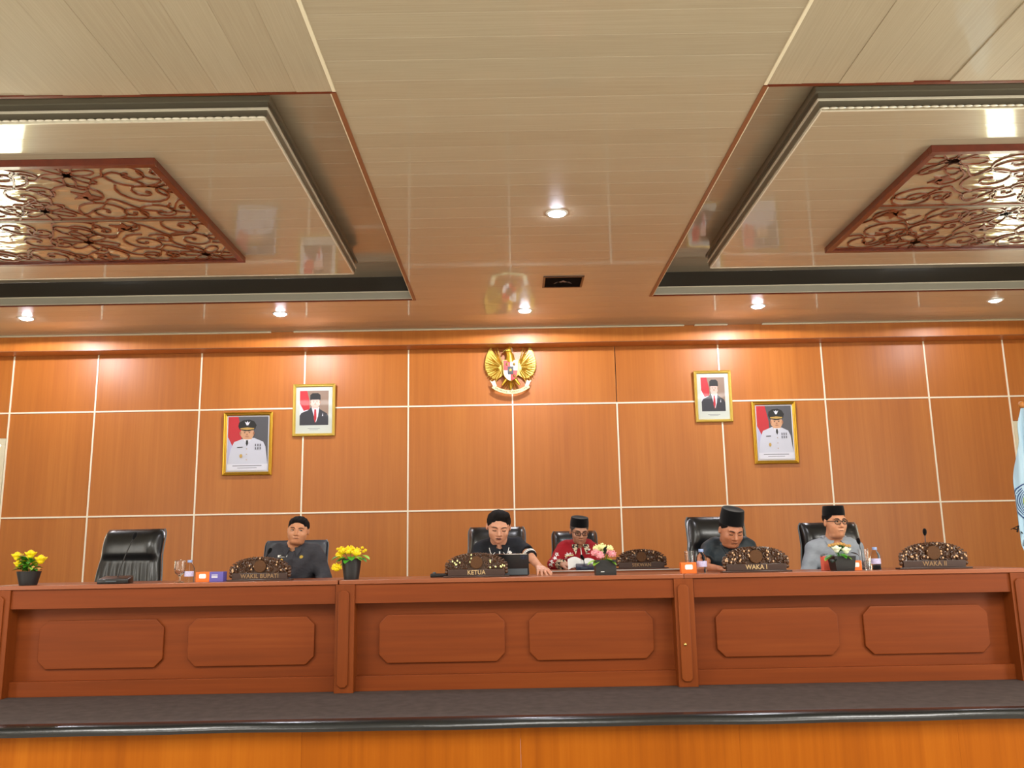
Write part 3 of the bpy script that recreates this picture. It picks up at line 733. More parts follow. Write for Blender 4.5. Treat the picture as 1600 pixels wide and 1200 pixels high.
def person(name_label, g, group=None):
    H = Vector(g['head']); s = g.get('s', 1.0)
    HM = T(*H) @ RZ(g.get('yaw', 0)) @ RY(g.get('roll', 0)) @ RX(g.get('pitch', 0))
    base = Vector((H.x, g['hip'][1], 0)); root = thing('person', name_label, 'person', base)
    skin = skinmat('skin', g['skin'])
    NB = Vector(g['neck']); SL, SR = Vector(g['sh'][0]), Vector(g['sh'][1])   # SL at -X, SR at +X
    hip = Vector(g['hip']); ch = (NB+(SL+SR)/2)/2+Vector((0, .02, -.12))
    hf = head_fn(g, HM, s); skull = HM @ Vector((0, .03, -.06))*1
    def headneck(P):
        d = hf(P); d = smin(d, sd_cap(P, HM @ Vector((0, .018, -.055)), NB, .052*s*g.get('nk', 1), .060*s*g.get('nk', 1)), .025)
        return smin(d, sd_cap(P, NB, NB+Vector((0, .01, -.07)), .06*s, .085*s), .03)
    blocks = [(headneck, (H.x-.13, min(H.y, NB.y)-.15, NB.z-.1), (H.x+.13, max(H.y, NB.y)+.15, H.z+.15), .0048)]
    # coarse continuous body inside the clothes
    arms = g['arms']       # ((elbow, wrist), (elbow, wrist))
    def torso(P, x=0.0):
        d = sd_ell(P, ch, (.125+x+g.get('chest', 0), .095+x, .17)); d = smin(d, sd_cap(P, SL+Vector((.04, 0, 0)), SR-Vector((.04, 0, 0)), .055+x), .05)
        d = smin(d, sd_cap(P, ch, hip+Vector((0, -.02, .08)), .10+x, .115+x+g.get('belly', 0)), .06); return d
    def inner(P):
        d = torso(P)
        for S0, (E, W_) in zip((SL, SR), arms): d = smin(d, sd_cap(P, S0, E, .045, .035), .03)
        d = smin(d, sd_cap(P, NB, NB-Vector((0, 0, .1)), .05, .06), .04)
        for sx in (-1, 1): d = smin(d, sd_cap(P, hip+Vector((sx*.09, 0, 0)), hip+Vector((sx*.13, -.36, .02)), .07, .05), .03)
        return d
    allp = [H, NB, SL, SR, hip]+[p for a in arms for p in a]
    lo = np.array([min(p[i] for p in allp) for i in range(3)])-.17; hi = np.array([max(p[i] for p in allp) for i in range(3)])+.17
    hi2 = hi.copy(); hi2[2] = NB.z+.02; lo2 = lo.copy(); lo2[1] -= .3
    blocks.append((inner, lo2, hi2, .014))
    sl_end = g.get('sleeve', (.9, .9))
    for i, (E, W_) in enumerate(arms):
        hd = g['hands'][i]; caps = [(E+(W_-E)*max(0, sl_end[i]-.35), W_, .036, .024)]+hand_caps(W_, *hd)
        blocks.append(caps_block(caps, .007, .0042))
    sd_mesh(blocks, 'body', skin, root, base)
    # shirt / jacket
    fold = g.get('fold', .009); ph = g.get('ph', 0)
    def shirt(P):
        d = torso(P, .022+g.get('puff', 0))
        d = smin(d, sd_cap(P, SL+Vector((.03, 0, -.01)), SR+Vector((-.03, 0, -.01)), .066), .04)
        d = smin(d, sd_cap(P, NB+Vector((0, .02, -.035)), NB+Vector((0, .02, -.09)), .072, .13), .05)
        for S0, (E, W_), se in zip((SL, SR), arms, sl_end):
            d = smin(d, sd_cap(P, S0+Vector((0, 0, -.005)), E, .068, .054), .022)
            if se > .02:
                e2 = E+(W_-E)*se; d = smin(d, sd_cap(P, E, e2, .056, .040), .03)
            else: pass
        w_ = np.sin(P[..., 0]*31+P[..., 2]*19+ph)*np.sin(P[..., 2]*27-P[..., 0]*13+P[..., 1]*17+ph*2)+.6*np.sin(P[..., 0]*57-P[..., 2]*43+ph)
        d = d+fold*w_*.6
        # neckline opening
        d = smax(d, -sd_cap(P, NB+Vector((0, -.055, -.045)), NB+Vector((0, -.06, .10)), .020, .080), .008)
        if g.get('short'):
            for (E, W_) in arms:
                dr = (W_-E).normalized()
                near = sd_cap(P, E+(W_-E)*.16, W_+dr*.1, .085, .07)
                d = np.maximum(d, -near)
        for (E, W_), se in zip(arms, sl_end):     # square cuffs
            dr = (W_-E).normalized(); e2 = E+(W_-E)*se
            pl = -((P-np.array(e2, np.float32))@np.array(dr, np.float32)); cuff = sd_cap(P, e2, W_+dr*.1, .075, .075)
            d = np.maximum(d, np.where(cuff < 0, -pl, -1))if not g.get('short') else d
        return d
    hi3 = hi.copy(); hi3[2] = max(NB.z+.06, max(SL.z, SR.z)+.12)
    g['_torso'] = shirt
    tp = sd_mesh([(shirt, lo, hi3, .0098)], g.get('top', 'shirt'), g['cloth'], root, base)
    def legs(P):
        d = sd_ell(P, hip, (.17, .12, .11))
        for sx in (-1, 1):
            kn = hip+Vector((sx*.13, -.40, .04)); an = Vector((kn.x, kn.y+.05, .09))
            d = smin(d, sd_cap(P, hip+Vector((sx*.09, 0, 0)), kn, .085, .065), .03); d = smin(d, sd_cap(P, kn, an, .062, .05), .02)
        return d
    sd_mesh([(legs, (hip.x-.28, hip.y-.52, .04), (hip.x+.28, hip.y+.18, hip.z+.14), .018)], 'trousers', M['blackvelvet'], root, base)
    for sx in (-1, 1):
        a = Vector((hip.x+sx*.13, hip.y-.36, 0))-base
        mb = MB(); mb.ball((a.x, a.y-.06, .035), (.045, .13, .035), 12, 8); mb.build('shoe', M['leather'], root, smooth=True)
    # ---- face parts
    L = T(*(-base)) @ HM @ Matrix.Diagonal((s, s, s*g.get('vz', 1), 1))
    look = g.get('look', (0, 0)); lid = g.get('lid', .5)
    for sx in (-1, 1):
        ey = MB().ball((0, 0, 0), (.0125, .009, .0075*max(.25, 1-lid)), 12, 8, L @ T(sx*.031, -.0835, .0035)).build('eye', M['eyewhite'] if lid < .85 else skin, root, smooth=True)
        if lid < .85: MB().ball((0, 0, 0), (.0058, .004, .0066*max(.4, 1-lid)), 10, 6, L @ T(sx*.031+look[0], -.0900, .003+look[1])).build('iris', M['iris'], ey, smooth=True)
        MB().tube([(sx*.031-.014, -.084, .003), (sx*.031-.006, -.091, .0075*(1-lid)+.0045), (sx*.031+.006, -.091, .0075*(1-lid)+.0045), (sx*.031+.014, -.084, .003)] if lid < .85 else
                  [(sx*.031-.014, -.085, -.001), (sx*.031-.006, -.0905, -.004), (sx*.031+.006, -.0905, -.004), (sx*.031+.014, -.085, -.001)], .0021, 6, L).build('eyelid_line', M['brow'], root, smooth=True)
        ba = g.get('browtilt', 0)
        MB().tube([(sx*.014, -.0965, .0225-ba), (sx*.026, -.0955, .0275), (sx*.040, -.0885, .0275), (sx*.050, -.077, .0215)], [.0028, .0040, .0036, .0018], 6, L).build('eyebrow', M['brow'], root, smooth=True)
    mo = g.get('mouth', 0)
    MB().tube([(-.023, -.0885, -.068-mo), (-.010, -.0965, -.0655), (0, -.0975, -.0665), (.010, -.0965, -.0655), (.023, -.0885, -.068-mo)], [.0014, .0026+g.get('open', 0), .003+g.get('open', 0), .0026+g.get('open', 0), .0014], 6, L).build('mouth', M['mouthline'], root, smooth=True)
    # ---- hair
    HI = np.array(HM.inverted(), dtype=np.float32)
    hp = g.get('hair', 'short'); hv = g.get('hairtop', .0)
    def hair(P):
        q = (P@HI[:3, :3].T+HI[:3, 3])/np.array([s, s, s*g.get('vz', 1)], np.float32)
        d = sd_ell(q, (0, .016, .040), (.083, .098, .090))
        if hp == 'short' and not g.get('cap'): d = smin(d, sd_ell(q, (g.get('part', 0), -.035, .100+hv), (.052, .050, .026+hv)), .03)
        wv = np.sin(q[..., 0]*210+np.sin(q[..., 2]*90))*.0016; d = d+wv
        d = smax(d, -sd_ell(q, (0, -.115, .012), (.070, .085, .068)), .006)      # forehead / face
        d = smax(d, -sd_ell(q, (0, -.085, -.06), (.12, .090, .075)), .006)       # cheeks
        d = smax(d, -(q[..., 2]+.055+q[..., 1]*.3), .006)                         # nape
        for sx in (-1, 1): d = smax(d, -sd_ell(q, (sx*.088, .008, -.012), (.022, .024, .034)), .004)
        if g.get('cap'): d = smax(d, q[..., 2]-.056, .004)
        return d*s
    sd_mesh([(hair, (H.x-.13, H.y-.15, H.z-.12), (H.x+.13, H.y+.16, H.z+.19), .0052)], 'hair', M['hair'] if not g.get('greyhair') else M['hairgrey'], root, base)
    if g.get('cap'):
        ch_, tilt = g['cap']
        prof = [(.0765, 0), (.0785, .002), (.0775, ch_*.5), (.073, ch_-.006), (.070, ch_), (.066, ch_+.001), (.05, ch_-.007), (0.0, ch_-.009)]
        prof = [(.0, .012)] + [(.072, .008)] + prof
        MB().lathe(prof, 36, L @ T(0, .010, .050) @ RX(tilt) @ Matrix.Diagonal((1.06, 1.26, 1, 1))).build('cap', M['blackvelvet'], root, smooth=True)
    if g.get('glasses'):
        gl = MB(); lens = MB(); rw, rh, gy = .0235, .0165, -.104
        for sx in (-1, 1):
            P = []
            for i in range(25):
                a = 2*PI*i/24; c_, s_ = math.cos(a), math.sin(a); P.append((sx*.031+rw*math.copysign(abs(c_)**.7, c_), gy+abs(sx*.031+rw*c_)*.22-.006, .002+rh*math.copysign(abs(s_)**.75, s_)))
            gl.tube(P, .0027, 6, L)
            lens.add([(x, y, z) for x, y, z in P[:-1]], [tuple(range(24))], L)
            gl.tube([(sx*.054, gy+.008, .008), (sx*.068, gy+.026, .008), (sx*.076, -.03, .006), (sx*.081, .015, .0)], .0024, 6, L)
        gl.tube([(-.009, gy-.004, .006), (0, gy-.008, .009), (.009, gy-.004, .006)], .0025, 6, L)
        fr = gl.build('spectacles', M['black'], root, smooth=True); lens.build('spectacle_lenses', M['lensclear'], fr)
    # ---- collar: two pointed flaps lying on the clothing around the neck
    cm = g.get('collar') or g['cloth']; cs = g.get('cs', 1.0); tip = g.get('tip', .062); gap = g.get('gap', .34)
    nz = NB.z+g.get('cz', .0)
    def collar(P):
        x = P[..., 0]-NB.x; y = P[..., 1]-NB.y; z = P[..., 2]-nz
        o = smin(shirt_solid(P), sd_cap(P, NB+Vector((0, .015, -.05)), NB+Vector((0, .015, .045)), .064*cs, .060*cs), .012)
        front = np.clip(-y/.04, 0, 1)
        d = np.abs(o-.0045)-.0056
        low = -.026-tip*np.exp(-((np.abs(x)-.046*cs)/.017)**2)*front-.010*front
        d = smax(d, (low-z)*.7, .002)
        d = smax(d, (z-(.034-.040*front))*.8, .003)
        d = smax(d, np.where(y < -.02, np.abs(x)-.076*cs, np.sqrt(x*x+(y-.01)**2)-.088*cs), .003)
        d = smax(d, np.where(y < 0, ((.006+np.maximum(0, .020-z)*gap)-np.abs(x))*.9, -1), .002)
        return d
    def shirt_solid(P):
        d = torso(P, .022+g.get('puff', 0))
        d = smin(d, sd_cap(P, SL+Vector((.03, 0, -.01)), SR+Vector((-.03, 0, -.01)), .066), .04)
        d = smin(d, sd_cap(P, NB+Vector((0, .02, -.035)), NB+Vector((0, .02, -.09)), .072, .13), .05)
        return d
    co = sd_mesh([(collar, (NB.x-.13, NB.y-.19, nz-.14), (NB.x+.13, NB.y+.13, nz+.06), .0045)], 'collar', cm, root, base, 1)
    return root, base
def surf_y(g, x, z, y0=-.6):
    """front surface of the clothing at (x, z): march from the camera side"""
    ys = np.linspace(g['_torso_y'][0], g['_torso_y'][1], 160, dtype=np.float32); P = np.stack([np.full_like(ys, x), ys, np.full_like(ys, z)], -1)
    d = g['_torso'](P); i = np.argmax(d < 0); return float(ys[i]) if d[i] < 0 else None
def on_chest(g, root, base, name, mat, pts, t=.004, off=.003):
    """a thin patch laid on the clothing: polygon fan whose points are (x, z) world"""
    v = []
    for x, z in pts:
        y = surf_y(g, x, z)
        if y is None: return None
        v.append((x-base.x, y-off-base.y, z))
    n_ = len(v); vv = v+[(x, y+t, z) for x, y, z in v]
    mb = MB().add(vv, [tuple(range(n_)), tuple(range(2*n_-1, n_-1, -1))]+[(i, (i+1) % n_, (i+1) % n_+n_, i+n_) for i in range(n_)])
    return mb.build(name, mat, root)
def strip_down(g, root, base, name, mat, x0, z0, x1, z1, hw, n_=10, off=.003):
    v = []
    for i in range(n_+1):
        t = i/n_; x = x0+(x1-x0)*t; z = z0+(z1-z0)*t; y = surf_y(g, x, z)
        if y is None: continue
        v += [(x-hw-base.x, y-off-base.y, z), (x+hw-base.x, y-off-base.y, z), (x+hw-base.x, y+.003-base.y, z), (x-hw-base.x, y+.003-base.y, z)]
    m = len(v)//4; f = []
    for i in range(m-1):
        for k in range(4): f.append((4*i+k, 4*i+(k+1) % 4, 4*i+4+(k+1) % 4, 4*i+4+k))
    return MB().add(v, f).build(name, mat, root)
def V3(*a): return Vector(a)

# man in dark grey shirt (left)
Y = -3.25; h = at(466, 828.5, Y); nb = at(461, 854, Y+.05)
g = dict(head=h, s=.97, vz=.86, cs=.88, tip=.045, yaw=R(6), pitch=R(4), roll=R(5), fw=1.08, jw=1.12, neck=nb, nk=1.05, sh=(at(430, 867, Y+.06), at(494, 866, Y+.06)), hip=(nb.x, -3.02, .52),
    arms=((at(420, 900, Y+.02), V3(nb.x-.22, Y-.26, .60)), (at(506, 902, Y+.02), V3(nb.x+.2, Y-.22, .60))), hands=(((.4, -1, 0), (0, 0, 1), -1), ((-.4, -1, 0), (0, 0, 1), 1)),
    skin=(198, 140, 104), cloth=fabric('dark_grey_uniform_shirt', (58, 58, 64)), collar=None, lid=.45, browtilt=.001, hairtop=-.012, puff=.01, ph=1, mouth=.002, look=(.003, 0), double=True)
g['collar'] = g['cloth']; g['_torso_y'] = (Y-.35, Y+.3)
r_, b_ = person('man in dark grey uniform shirt leaning back, bareheaded, behind the leftmost carved sign', g)
c = at(444, 869, Y); on_chest(g, r_, b_, 'name_badge', M['white'], [(c.x-.038, c.z-.008), (c.x+.038, c.z-.006), (c.x+.038, c.z+.010), (c.x-.038, c.z+.008)])
c = at(444, 869, Y); on_chest(g, r_, b_, 'badge_print', M['black'], [(c.x-.024, c.z-.004), (c.x+.024, c.z-.002), (c.x+.024, c.z+.005), (c.x-.024, c.z+.003)], off=.0045)
c = at(443, 876, Y); on_chest(g, r_, b_, 'gold_pin', M['gold'], [(c.x-.012, c.z-.016), (c.x, c.z-.004), (c.x+.012, c.z-.016), (c.x+.010, c.z+.010), (c.x, c.z+.016), (c.x-.010, c.z+.010)])
c = at(473, 870, Y); on_chest(g, r_, b_, 'round_pin', M['goldlight'], [(c.x+.014*math.cos(a), c.z+.012*math.sin(a)) for a in [i*PI/5 for i in range(10)]])
c = at(459, 870, Y); strip_down(g, r_, b_, 'placket', g['cloth'], c.x, nb.z-.03, c.x-.01, .74, .012, 12, .004)

# man in black polo reading over the tablet
Y = -3.38; h = at(779, 822.5, Y); nb = at(780, 850, Y+.10)
g = dict(head=h, s=1.10, vz=.84, yaw=R(5), pitch=R(20), roll=R(3), fw=.98, jw=1.0, neck=nb, sh=(at(752, 858, Y+.12), at(811, 854, Y+.12)), hip=(nb.x, -3.02, .52),
    arms=((at(741, 885, Y+.02), at(762, 893, Y-.20)), (at(827, 868, Y-.02), at(843, 886, Y-.16))),
    hands=(((.7, -1, -.1), (0, 0, 1), 1, .3), ((.18, -1, -.25), (0, .1, 1), -1, .16, .22, 1.08)), sleeve=(.0, .10), short=True,
    skin=(206, 150, 122), cloth=fabric('black_polo_fabric', (26, 29, 36)), lid=1, hairtop=.006, open=.004, ph=2, part=.02)
g['collar'] = g['cloth']; g['_torso_y'] = (Y-.35, Y+.3)
r_, b_ = person('bareheaded man in black polo shirt with white trim looking down at a tablet', g)
P = M['paper']; n0 = nb-b_
for sx in (-1, 1):
    Q = []
    for (dx, dz) in ((.074, -.028), (.066, -.060), (.052, -.084), (.030, -.062), (.018, -.040)):
        yy = surf_y(g, nb.x+sx*dx, nb.z+dz); Q.append((n0.x+sx*dx, (yy if yy is not None else nb.y-.08)-b_.y-.016, n0.z+dz))
    MB().tube(Q[:4], .0026, 6).build('collar_stripe', P, r_, smooth=True)
strip_down(g, r_, b_, 'placket_stripe', P, nb.x+.004, nb.z-.055, nb.x+.004, nb.z-.16, .004, 10, .004)
c = at(797, 863, Y); on_chest(g, r_, b_, 'round_pin', M['white'], [(c.x+.014*math.cos(a), c.z+.012*math.sin(a)) for a in [i*PI/5 for i in range(10)]])
E_, W_ = g['arms'][1]; dr = (W_-E_).normalized()
rot = dr.to_track_quat('Z', 'X').to_matrix().to_4x4()
MB().lathe([(.050, 0), (.053, .0), (.052, .035), (.047, .035)], 20, T(*(E_-dr*.012-b_)) @ rot).build('sleeve_cuff', g['cloth'], r_, smooth=True)
for q in (0.004, .018): MB().lathe([(.0525, 0), (.055, .001), (.0545, .006), (.0515, .007)], 20, T(*(E_+dr*(q-.012)-b_)) @ rot).build('cuff_stripe', P, r_, smooth=True)

# man in red jacket at the rear table
Y = -2.25; h = at(905, 830, Y); nb = at(906, 849, Y+.10)
g = dict(head=h, s=.98, vz=.92, yaw=R(8), pitch=R(16), roll=R(2), fw=.95, jw=.92, neck=nb, nk=.95, sh=(at(880, 858, Y+.12), at(924, 857, Y+.12)), hip=(nb.x, -1.78, .52),
    arms=((at(867, 882, Y+.02), at(879, 882, Y-.14)), (at(938, 882, Y+.04), at(928, 887, Y-.16))),
    hands=(((.75, -.8, .05), (-.2, -.5, .9), 1, .45), ((-.7, -.8, 0), (.0, .0, 1), 1, .3)), sleeve=(.8, .85),
    skin=(196, 146, 120), cloth=fabric('deep_red_jacket_cloth', (158, 22, 34)), collar=None, lid=.62, cap=(.085, R(-3)), glasses=True, ph=3, greyhair=True)
M['hairgrey'] = plain('greying_hair', (70, 64, 62), .6)
M['blackwhite'] = plain('black_and_cream_woven_trim', (40, 34, 30), .7)
t_ = NT('cream_and_black_patterned_trim'); vv_ = t_.coord(); ff_ = t_.noise(70, vv_, 1); t_.l(t_.ramp(ff_, [(.47, lin((25, 20, 18))), (.53, lin((236, 222, 190)))]), t_.b.inputs['Base Color']); M['trimpat'] = t_.m
g['collar'] = M['trimpat']; g['_torso_y'] = (Y-.35, Y+.4)
r_, b_ = person('man in red jacket with black cap and spectacles writing at the rear table', g)
strip_down(g, r_, b_, 'zip', M['paper'], nb.x+.0, nb.z-.04, nb.x+.006, .74, .0035, 14, .004)
c = at(920, 858, Y); on_chest(g, r_, b_, 'white_pin', M['white'], [(c.x+.018*math.cos(a), c.z+.015*math.sin(a)) for a in [i*PI/4 for i in range(8)]])
c = at(918, 865, Y); on_chest(g, r_, b_, 'pin_tail', M['white'], [(c.x-.015, c.z-.004), (c.x+.02, c.z-.002), (c.x+.02, c.z+.003), (c.x-.015, c.z+.002)])
rn = random.Random(5)
for (u, v_, r) in ((870, 866, .022), (867, 872, .02), (862, 877, .022), (860, 883, .024), (887, 867, .022), (892, 866, .018), (885, 873, .018)):
    c = at(u, v_, Y); P = []
    for i in range(10):
        a = i*PI/5+rn.uniform(-.2, .2); rr = r*(1.15 if i % 2 else .5); P.append((c.x+rr*math.cos(a), c.z+rr*math.sin(a)))
    on_chest(g, r_, b_, 'floral_print', M['paper'], P)
E_, W_ = g['arms'][0]; dr = (W_-E_).normalized(); rot = dr.to_track_quat('Z', 'X').to_matrix().to_4x4()
MB().lathe([(.040, 0), (.046, .0), (.044, .05), (.036, .05)], 20, T(*(W_-dr*.055-b_)) @ rot).build('patterned_cuff', M['trimpat'], r_, smooth=True)

# man with bowed head and tall cap
Y = -3.38; h = at(1142, 828, Y); nb = at(1139, 849, Y+.12)
g = dict(head=h, s=1.05, vz=.92, yaw=R(10), pitch=R(24), roll=R(3), fw=1.10, jw=1.18, neck=nb, nk=1.15, sh=(at(1108, 858, Y+.14), at(1168, 856, Y+.12)), hip=(nb.x, -3.0, .52),
    arms=((at(1100, 886, Y+.0), at(1124, 889, Y-.12)), (at(1180, 884, Y+.02), at(1160, 890, Y-.14))),
    hands=(((1, -.35, -.05), (0, -.2, 1), 1, .35), ((-.9, -.5, 0), (0, 0, 1), -1, .35)), sleeve=(.0, .2), short=True,
    skin=(184, 124, 92), cloth=fabric('dark_teal_grey_shirt', (36, 46, 52), .55), collar=None, lid=.9, cap=(.115, R(-6)), browtilt=.004, mouth=.005, ph=4, double=True, belly=.03, puff=.012)
g['collar'] = g['cloth']; g['_torso_y'] = (Y-.4, Y+.3)
r_, b_ = person('man in dark teal shirt with tall black cap and bowed head, arms on the desk', g)
strip_down(g, r_, b_, 'placket', g['cloth'], nb.x+.01, nb.z-.05, nb.x+.02, .74, .013, 12, .004)

# man in light grey jacket
Y = -3.2; h = at(1304, 815.5, Y); nb = at(1303, 843, Y+.05)
g = dict(head=h, s=.96, yaw=R(10), pitch=R(3), roll=R(0), fw=1.05, jw=1.10, neck=nb, nk=1.08, sh=(at(1271, 859, Y+.07), at(1335, 857, Y+.07)), hip=(nb.x, -3.0, .52),
    arms=((at(1262, 897, Y+.02), V3(nb.x-.2, Y-.22, .60)), (at(1346, 897, Y+.02), V3(nb.x+.2, Y-.22, .60))), hands=(((.4, -1, 0), (0, 0, 1), -1), ((-.4, -1, 0), (0, 0, 1), 1)),
    skin=(212, 152, 116), cloth=fabric('light_grey_jacket_cloth', (150, 158, 168)), collar=None, lid=.35, cap=(.078, R(-2)), glasses=True, ph=5, double=True, top='jacket', mouth=.003, look=(.003, 0), puff=.01)
g['collar'] = g['cloth']; g['cs'] = 1.12; g['gap'] = .6; g['_torso_y'] = (Y-.35, Y+.3)
r_, b_ = person('man in light grey jacket with black cap and round spectacles, looking ahead', g)
on_chest(g, r_, b_, 'inner_shirt', M['blackvelvet'], [(nb.x-.05, nb.z-.03), (nb.x-.035, nb.z-.08), (nb.x+.0, nb.z-.17), (nb.x+.035, nb.z-.08), (nb.x+.05, nb.z-.03), (nb.x+.02, nb.z-.045), (nb.x-.02, nb.z-.045)], off=.006)


# ------------------------------------------------------------------ carved name stands
def name_stand(txt, u0, u1, vb, Y, label, dim=False, h_px=None, pale=None, seed=1):
    rn = random.Random(seed); a = at(u0, vb, Y); b = at(u1, vb, Y); W_ = (b.x-a.x); z0 = ZRT if Y > -3 else ZD
    root = thing('name_stand', label, 'name sign', ((a.x+b.x)/2, Y, z0), 0, 'carved wooden name stands')
    sc = W_/.45; hw = W_/2
    MB().box((-hw, -.035*sc, 0), (hw, .035*sc, .010*sc)).build('base_board', M['signboard'], root, bevel=.002)
    MB().box((-hw*.86, -.018*sc, .010*sc), (hw*.86, .010*sc, .052*sc)).build('letter_board', M['signboard'], root, bevel=.002)
    tb = text_mb(txt, .040*sc, .003, T(0, -.0185*sc, .031*sc) @ UP @ Matrix.Diagonal((.95, 1, 1, 1)), 1.05); tb.build('lettering', M['signtextdim' if dim else 'signtext'], root)
    # carved crest: backing silhouette plus scrolls, leaves and berries
    P = []
    for i in range(41):
        t = -1+2*i/40; top = .050+.105*math.sqrt(max(0, 1-(abs(t)**2.3)*.93)); top += .006*math.sin(i*1.7)
        P.append((t*hw*.90, top*sc))
    cb = MB().prism([(-hw*.88, .03*sc)]+P+[(hw*.88, .03*sc)], .002, .012)
    def top_at(x): return (.050+.105*math.sqrt(max(0, 1-(abs(x/(hw*.9))**2.3)*.93)))*sc
    hi = MB()
    for i in range(120):
        x = rn.uniform(-.90, .90)*hw; zt = top_at(x); z = rn.uniform(.058*sc, zt-.006*sc)
        if abs(x) < .038*sc and z < .14*sc: continue
        r = rn.uniform(.009, .019)*sc; hand = 1 if x > 0 else -1; a0 = rn.uniform(0, 2*PI); Q = []; RR = []
        for k in range(13):
            t = k/12; rr = r*(1-t*.85); an = a0+hand*t*4.6; Q.append((x+rr*math.cos(an), -.006-.010*t, z+rr*math.sin(an))); RR.append(.0046*sc*(1-.4*t))
        cb.tube(Q, RR, 5); cb.ball(Q[-1], .0052*sc, 6, 4)
        if rn.random() < .20: hi.ball((Q[-1][0]+.004, Q[-1][1]-.006, Q[-1][2]+.004), (.0055*sc, .003, .007*sc), 6, 4)
    for i in range(22):       # outline leaves
        t = -1+2*(i+.5)/22; x = t*hw*.90; z = top_at(x)-.002; cb.ball((x, -.002, z), ((.008+.006*rn.random())*sc, .009, (.006+.008*rn.random())*sc), 6, 4)
        cb.tube([(x, -.006, z), (x+.012*sc*t, -.010, z+.008*sc), (x+.020*sc*(1 if t > 0 else -1), -.006, z+.002*sc)], [.006*sc, .005*sc, .002*sc], 5)
    for sx in (-1, 1):
        for q in range(3): cb.ball((sx*hw*.90, -.004, (.035+.022*q)*sc), (.014*sc, .012, .014*sc), 8, 6); 
    c_ = cb.build('carved_crest', M['carve'], root, smooth=True)
    hi.build('rubbed_edges', M['carvehi'] if pale is None else pale, c_, smooth=True)['kind'] = 'stuff'
    MB().lathe([(0, 0), (.043*sc, 0), (.043*sc, .010), (.039*sc, .013), (0, .013)], 28, T(0, -.012, .098*sc) @ RX(R(90))).build('crest_medallion', M['medal'], root)
    return root
name_stand('WAKIL BUPATI', 356, 457, 907, -3.80, 'carved wooden name stand reading WAKIL BUPATI', dim=True, seed=1)
name_stand('KETUA', 693, 796, 900, -3.85, 'carved wooden name stand reading KETUA', seed=2, pale=M['creamp'])
name_stand('SEKWAN', 961, 1044, 889, -2.62, 'small carved wooden name stand reading SEKWAN on the rear table', dim=True, seed=3)
name_stand('WAKA I', 1127, 1236, 895, -3.82, 'carved wooden name stand reading WAKA I', seed=4)
name_stand('WAKA II', 1403, 1516, 890, -3.80, 'carved wooden name stand reading WAKA II', dim=True, seed=5)

# ------------------------------------------------------------------ microphones
def mic(label, ub, ut, vt, Y, Yt, wpx=46, mat='black', stem='black', base=True, bend=.3):
    b = at(ub, 900, Y); t_ = at(ut, vt, Yt); w_ = wpx*(Y+10)/F_PX
    root = thing('microphone', label, 'microphone', (b.x, Y, ZRT if Y > -3 else ZD))
    v = [(-w_/2, -.05, 0), (w_/2, -.05, 0), (w_/2*.92, .06, 0), (-w_/2*.92, .06, 0), (-w_/2, -.05, .030), (w_/2, -.05, .030), (w_/2*.92, .06, .052), (-w_/2*.92, .06, .052)]
    MB().add(v, [(0, 3, 2, 1), (4, 5, 6, 7), (0, 1, 5, 4), (1, 2, 6, 5), (2, 3, 7, 6), (3, 0, 4, 7)]).build('base', M[mat], root, bevel=.005, seg=3)
    MB().box((-w_*.22, -.052, .014), (w_*.12, -.049, .018)).build('indicator_strip', M['slate'], root)
    d = t_-root.location; s0 = Vector((0, .03, .045)); m = s0.lerp(d, .5)+Vector((d.x*-.12, 0, .05*bend))
    P = [s0*(1-q)**2+m*2*q*(1-q)+d*q*q for q in [i/14 for i in range(15)]]
    MB().tube(P, .0038, 8).build('gooseneck', M[stem], root, smooth=True)
    dr = (P[-1]-P[-3]).normalized(); rot = dr.to_track_quat('Z', 'X').to_matrix().to_4x4()
    MB().lathe([(.006, -.012), (.012, 0), (.014, .012), (.013, .028), (.007, .038), (0, .040)], 14, T(*d) @ rot).build('windscreen', M['blackvelvet'], root, smooth=True)
    return root
mic('black gooseneck microphone in front of the empty leather chair', 181, 209, 840, -3.86, -3.8, 47)
mic('gooseneck microphone behind the leftmost carved sign', 405, 420, 863, -3.60, -3.62, 40)
mic('dark blue based microphone in front of the man in red', 914, 911, 873, -2.72, -2.7, 28, 'navy', 'slate')
mic('slim gooseneck microphone behind the rightmost carved sign', 1453, 1445, 834, -3.62, -3.64, 40, 'black', 'chrome')
mic('thin gooseneck microphone in front of the man in light grey jacket', 1352, 1342, 848, -3.50, -3.52, 34, 'black', 'slate')
b = at(688, 897, -3.82)
t = thing('microphone', 'black wedge shaped microphone base left of the sign reading KETUA', 'microphone', (b.x, -3.72, ZD))
MB().box((-.075, -.05, 0), (.075, .05, .026)).build('base', M['black'], t, bevel=.006, seg=3); MB().lathe([(.012, .026), (.012, .034), (.006, .036)], 12, T(-.05, 0, 0)).build('socket', M['slate'], t, smooth=True)

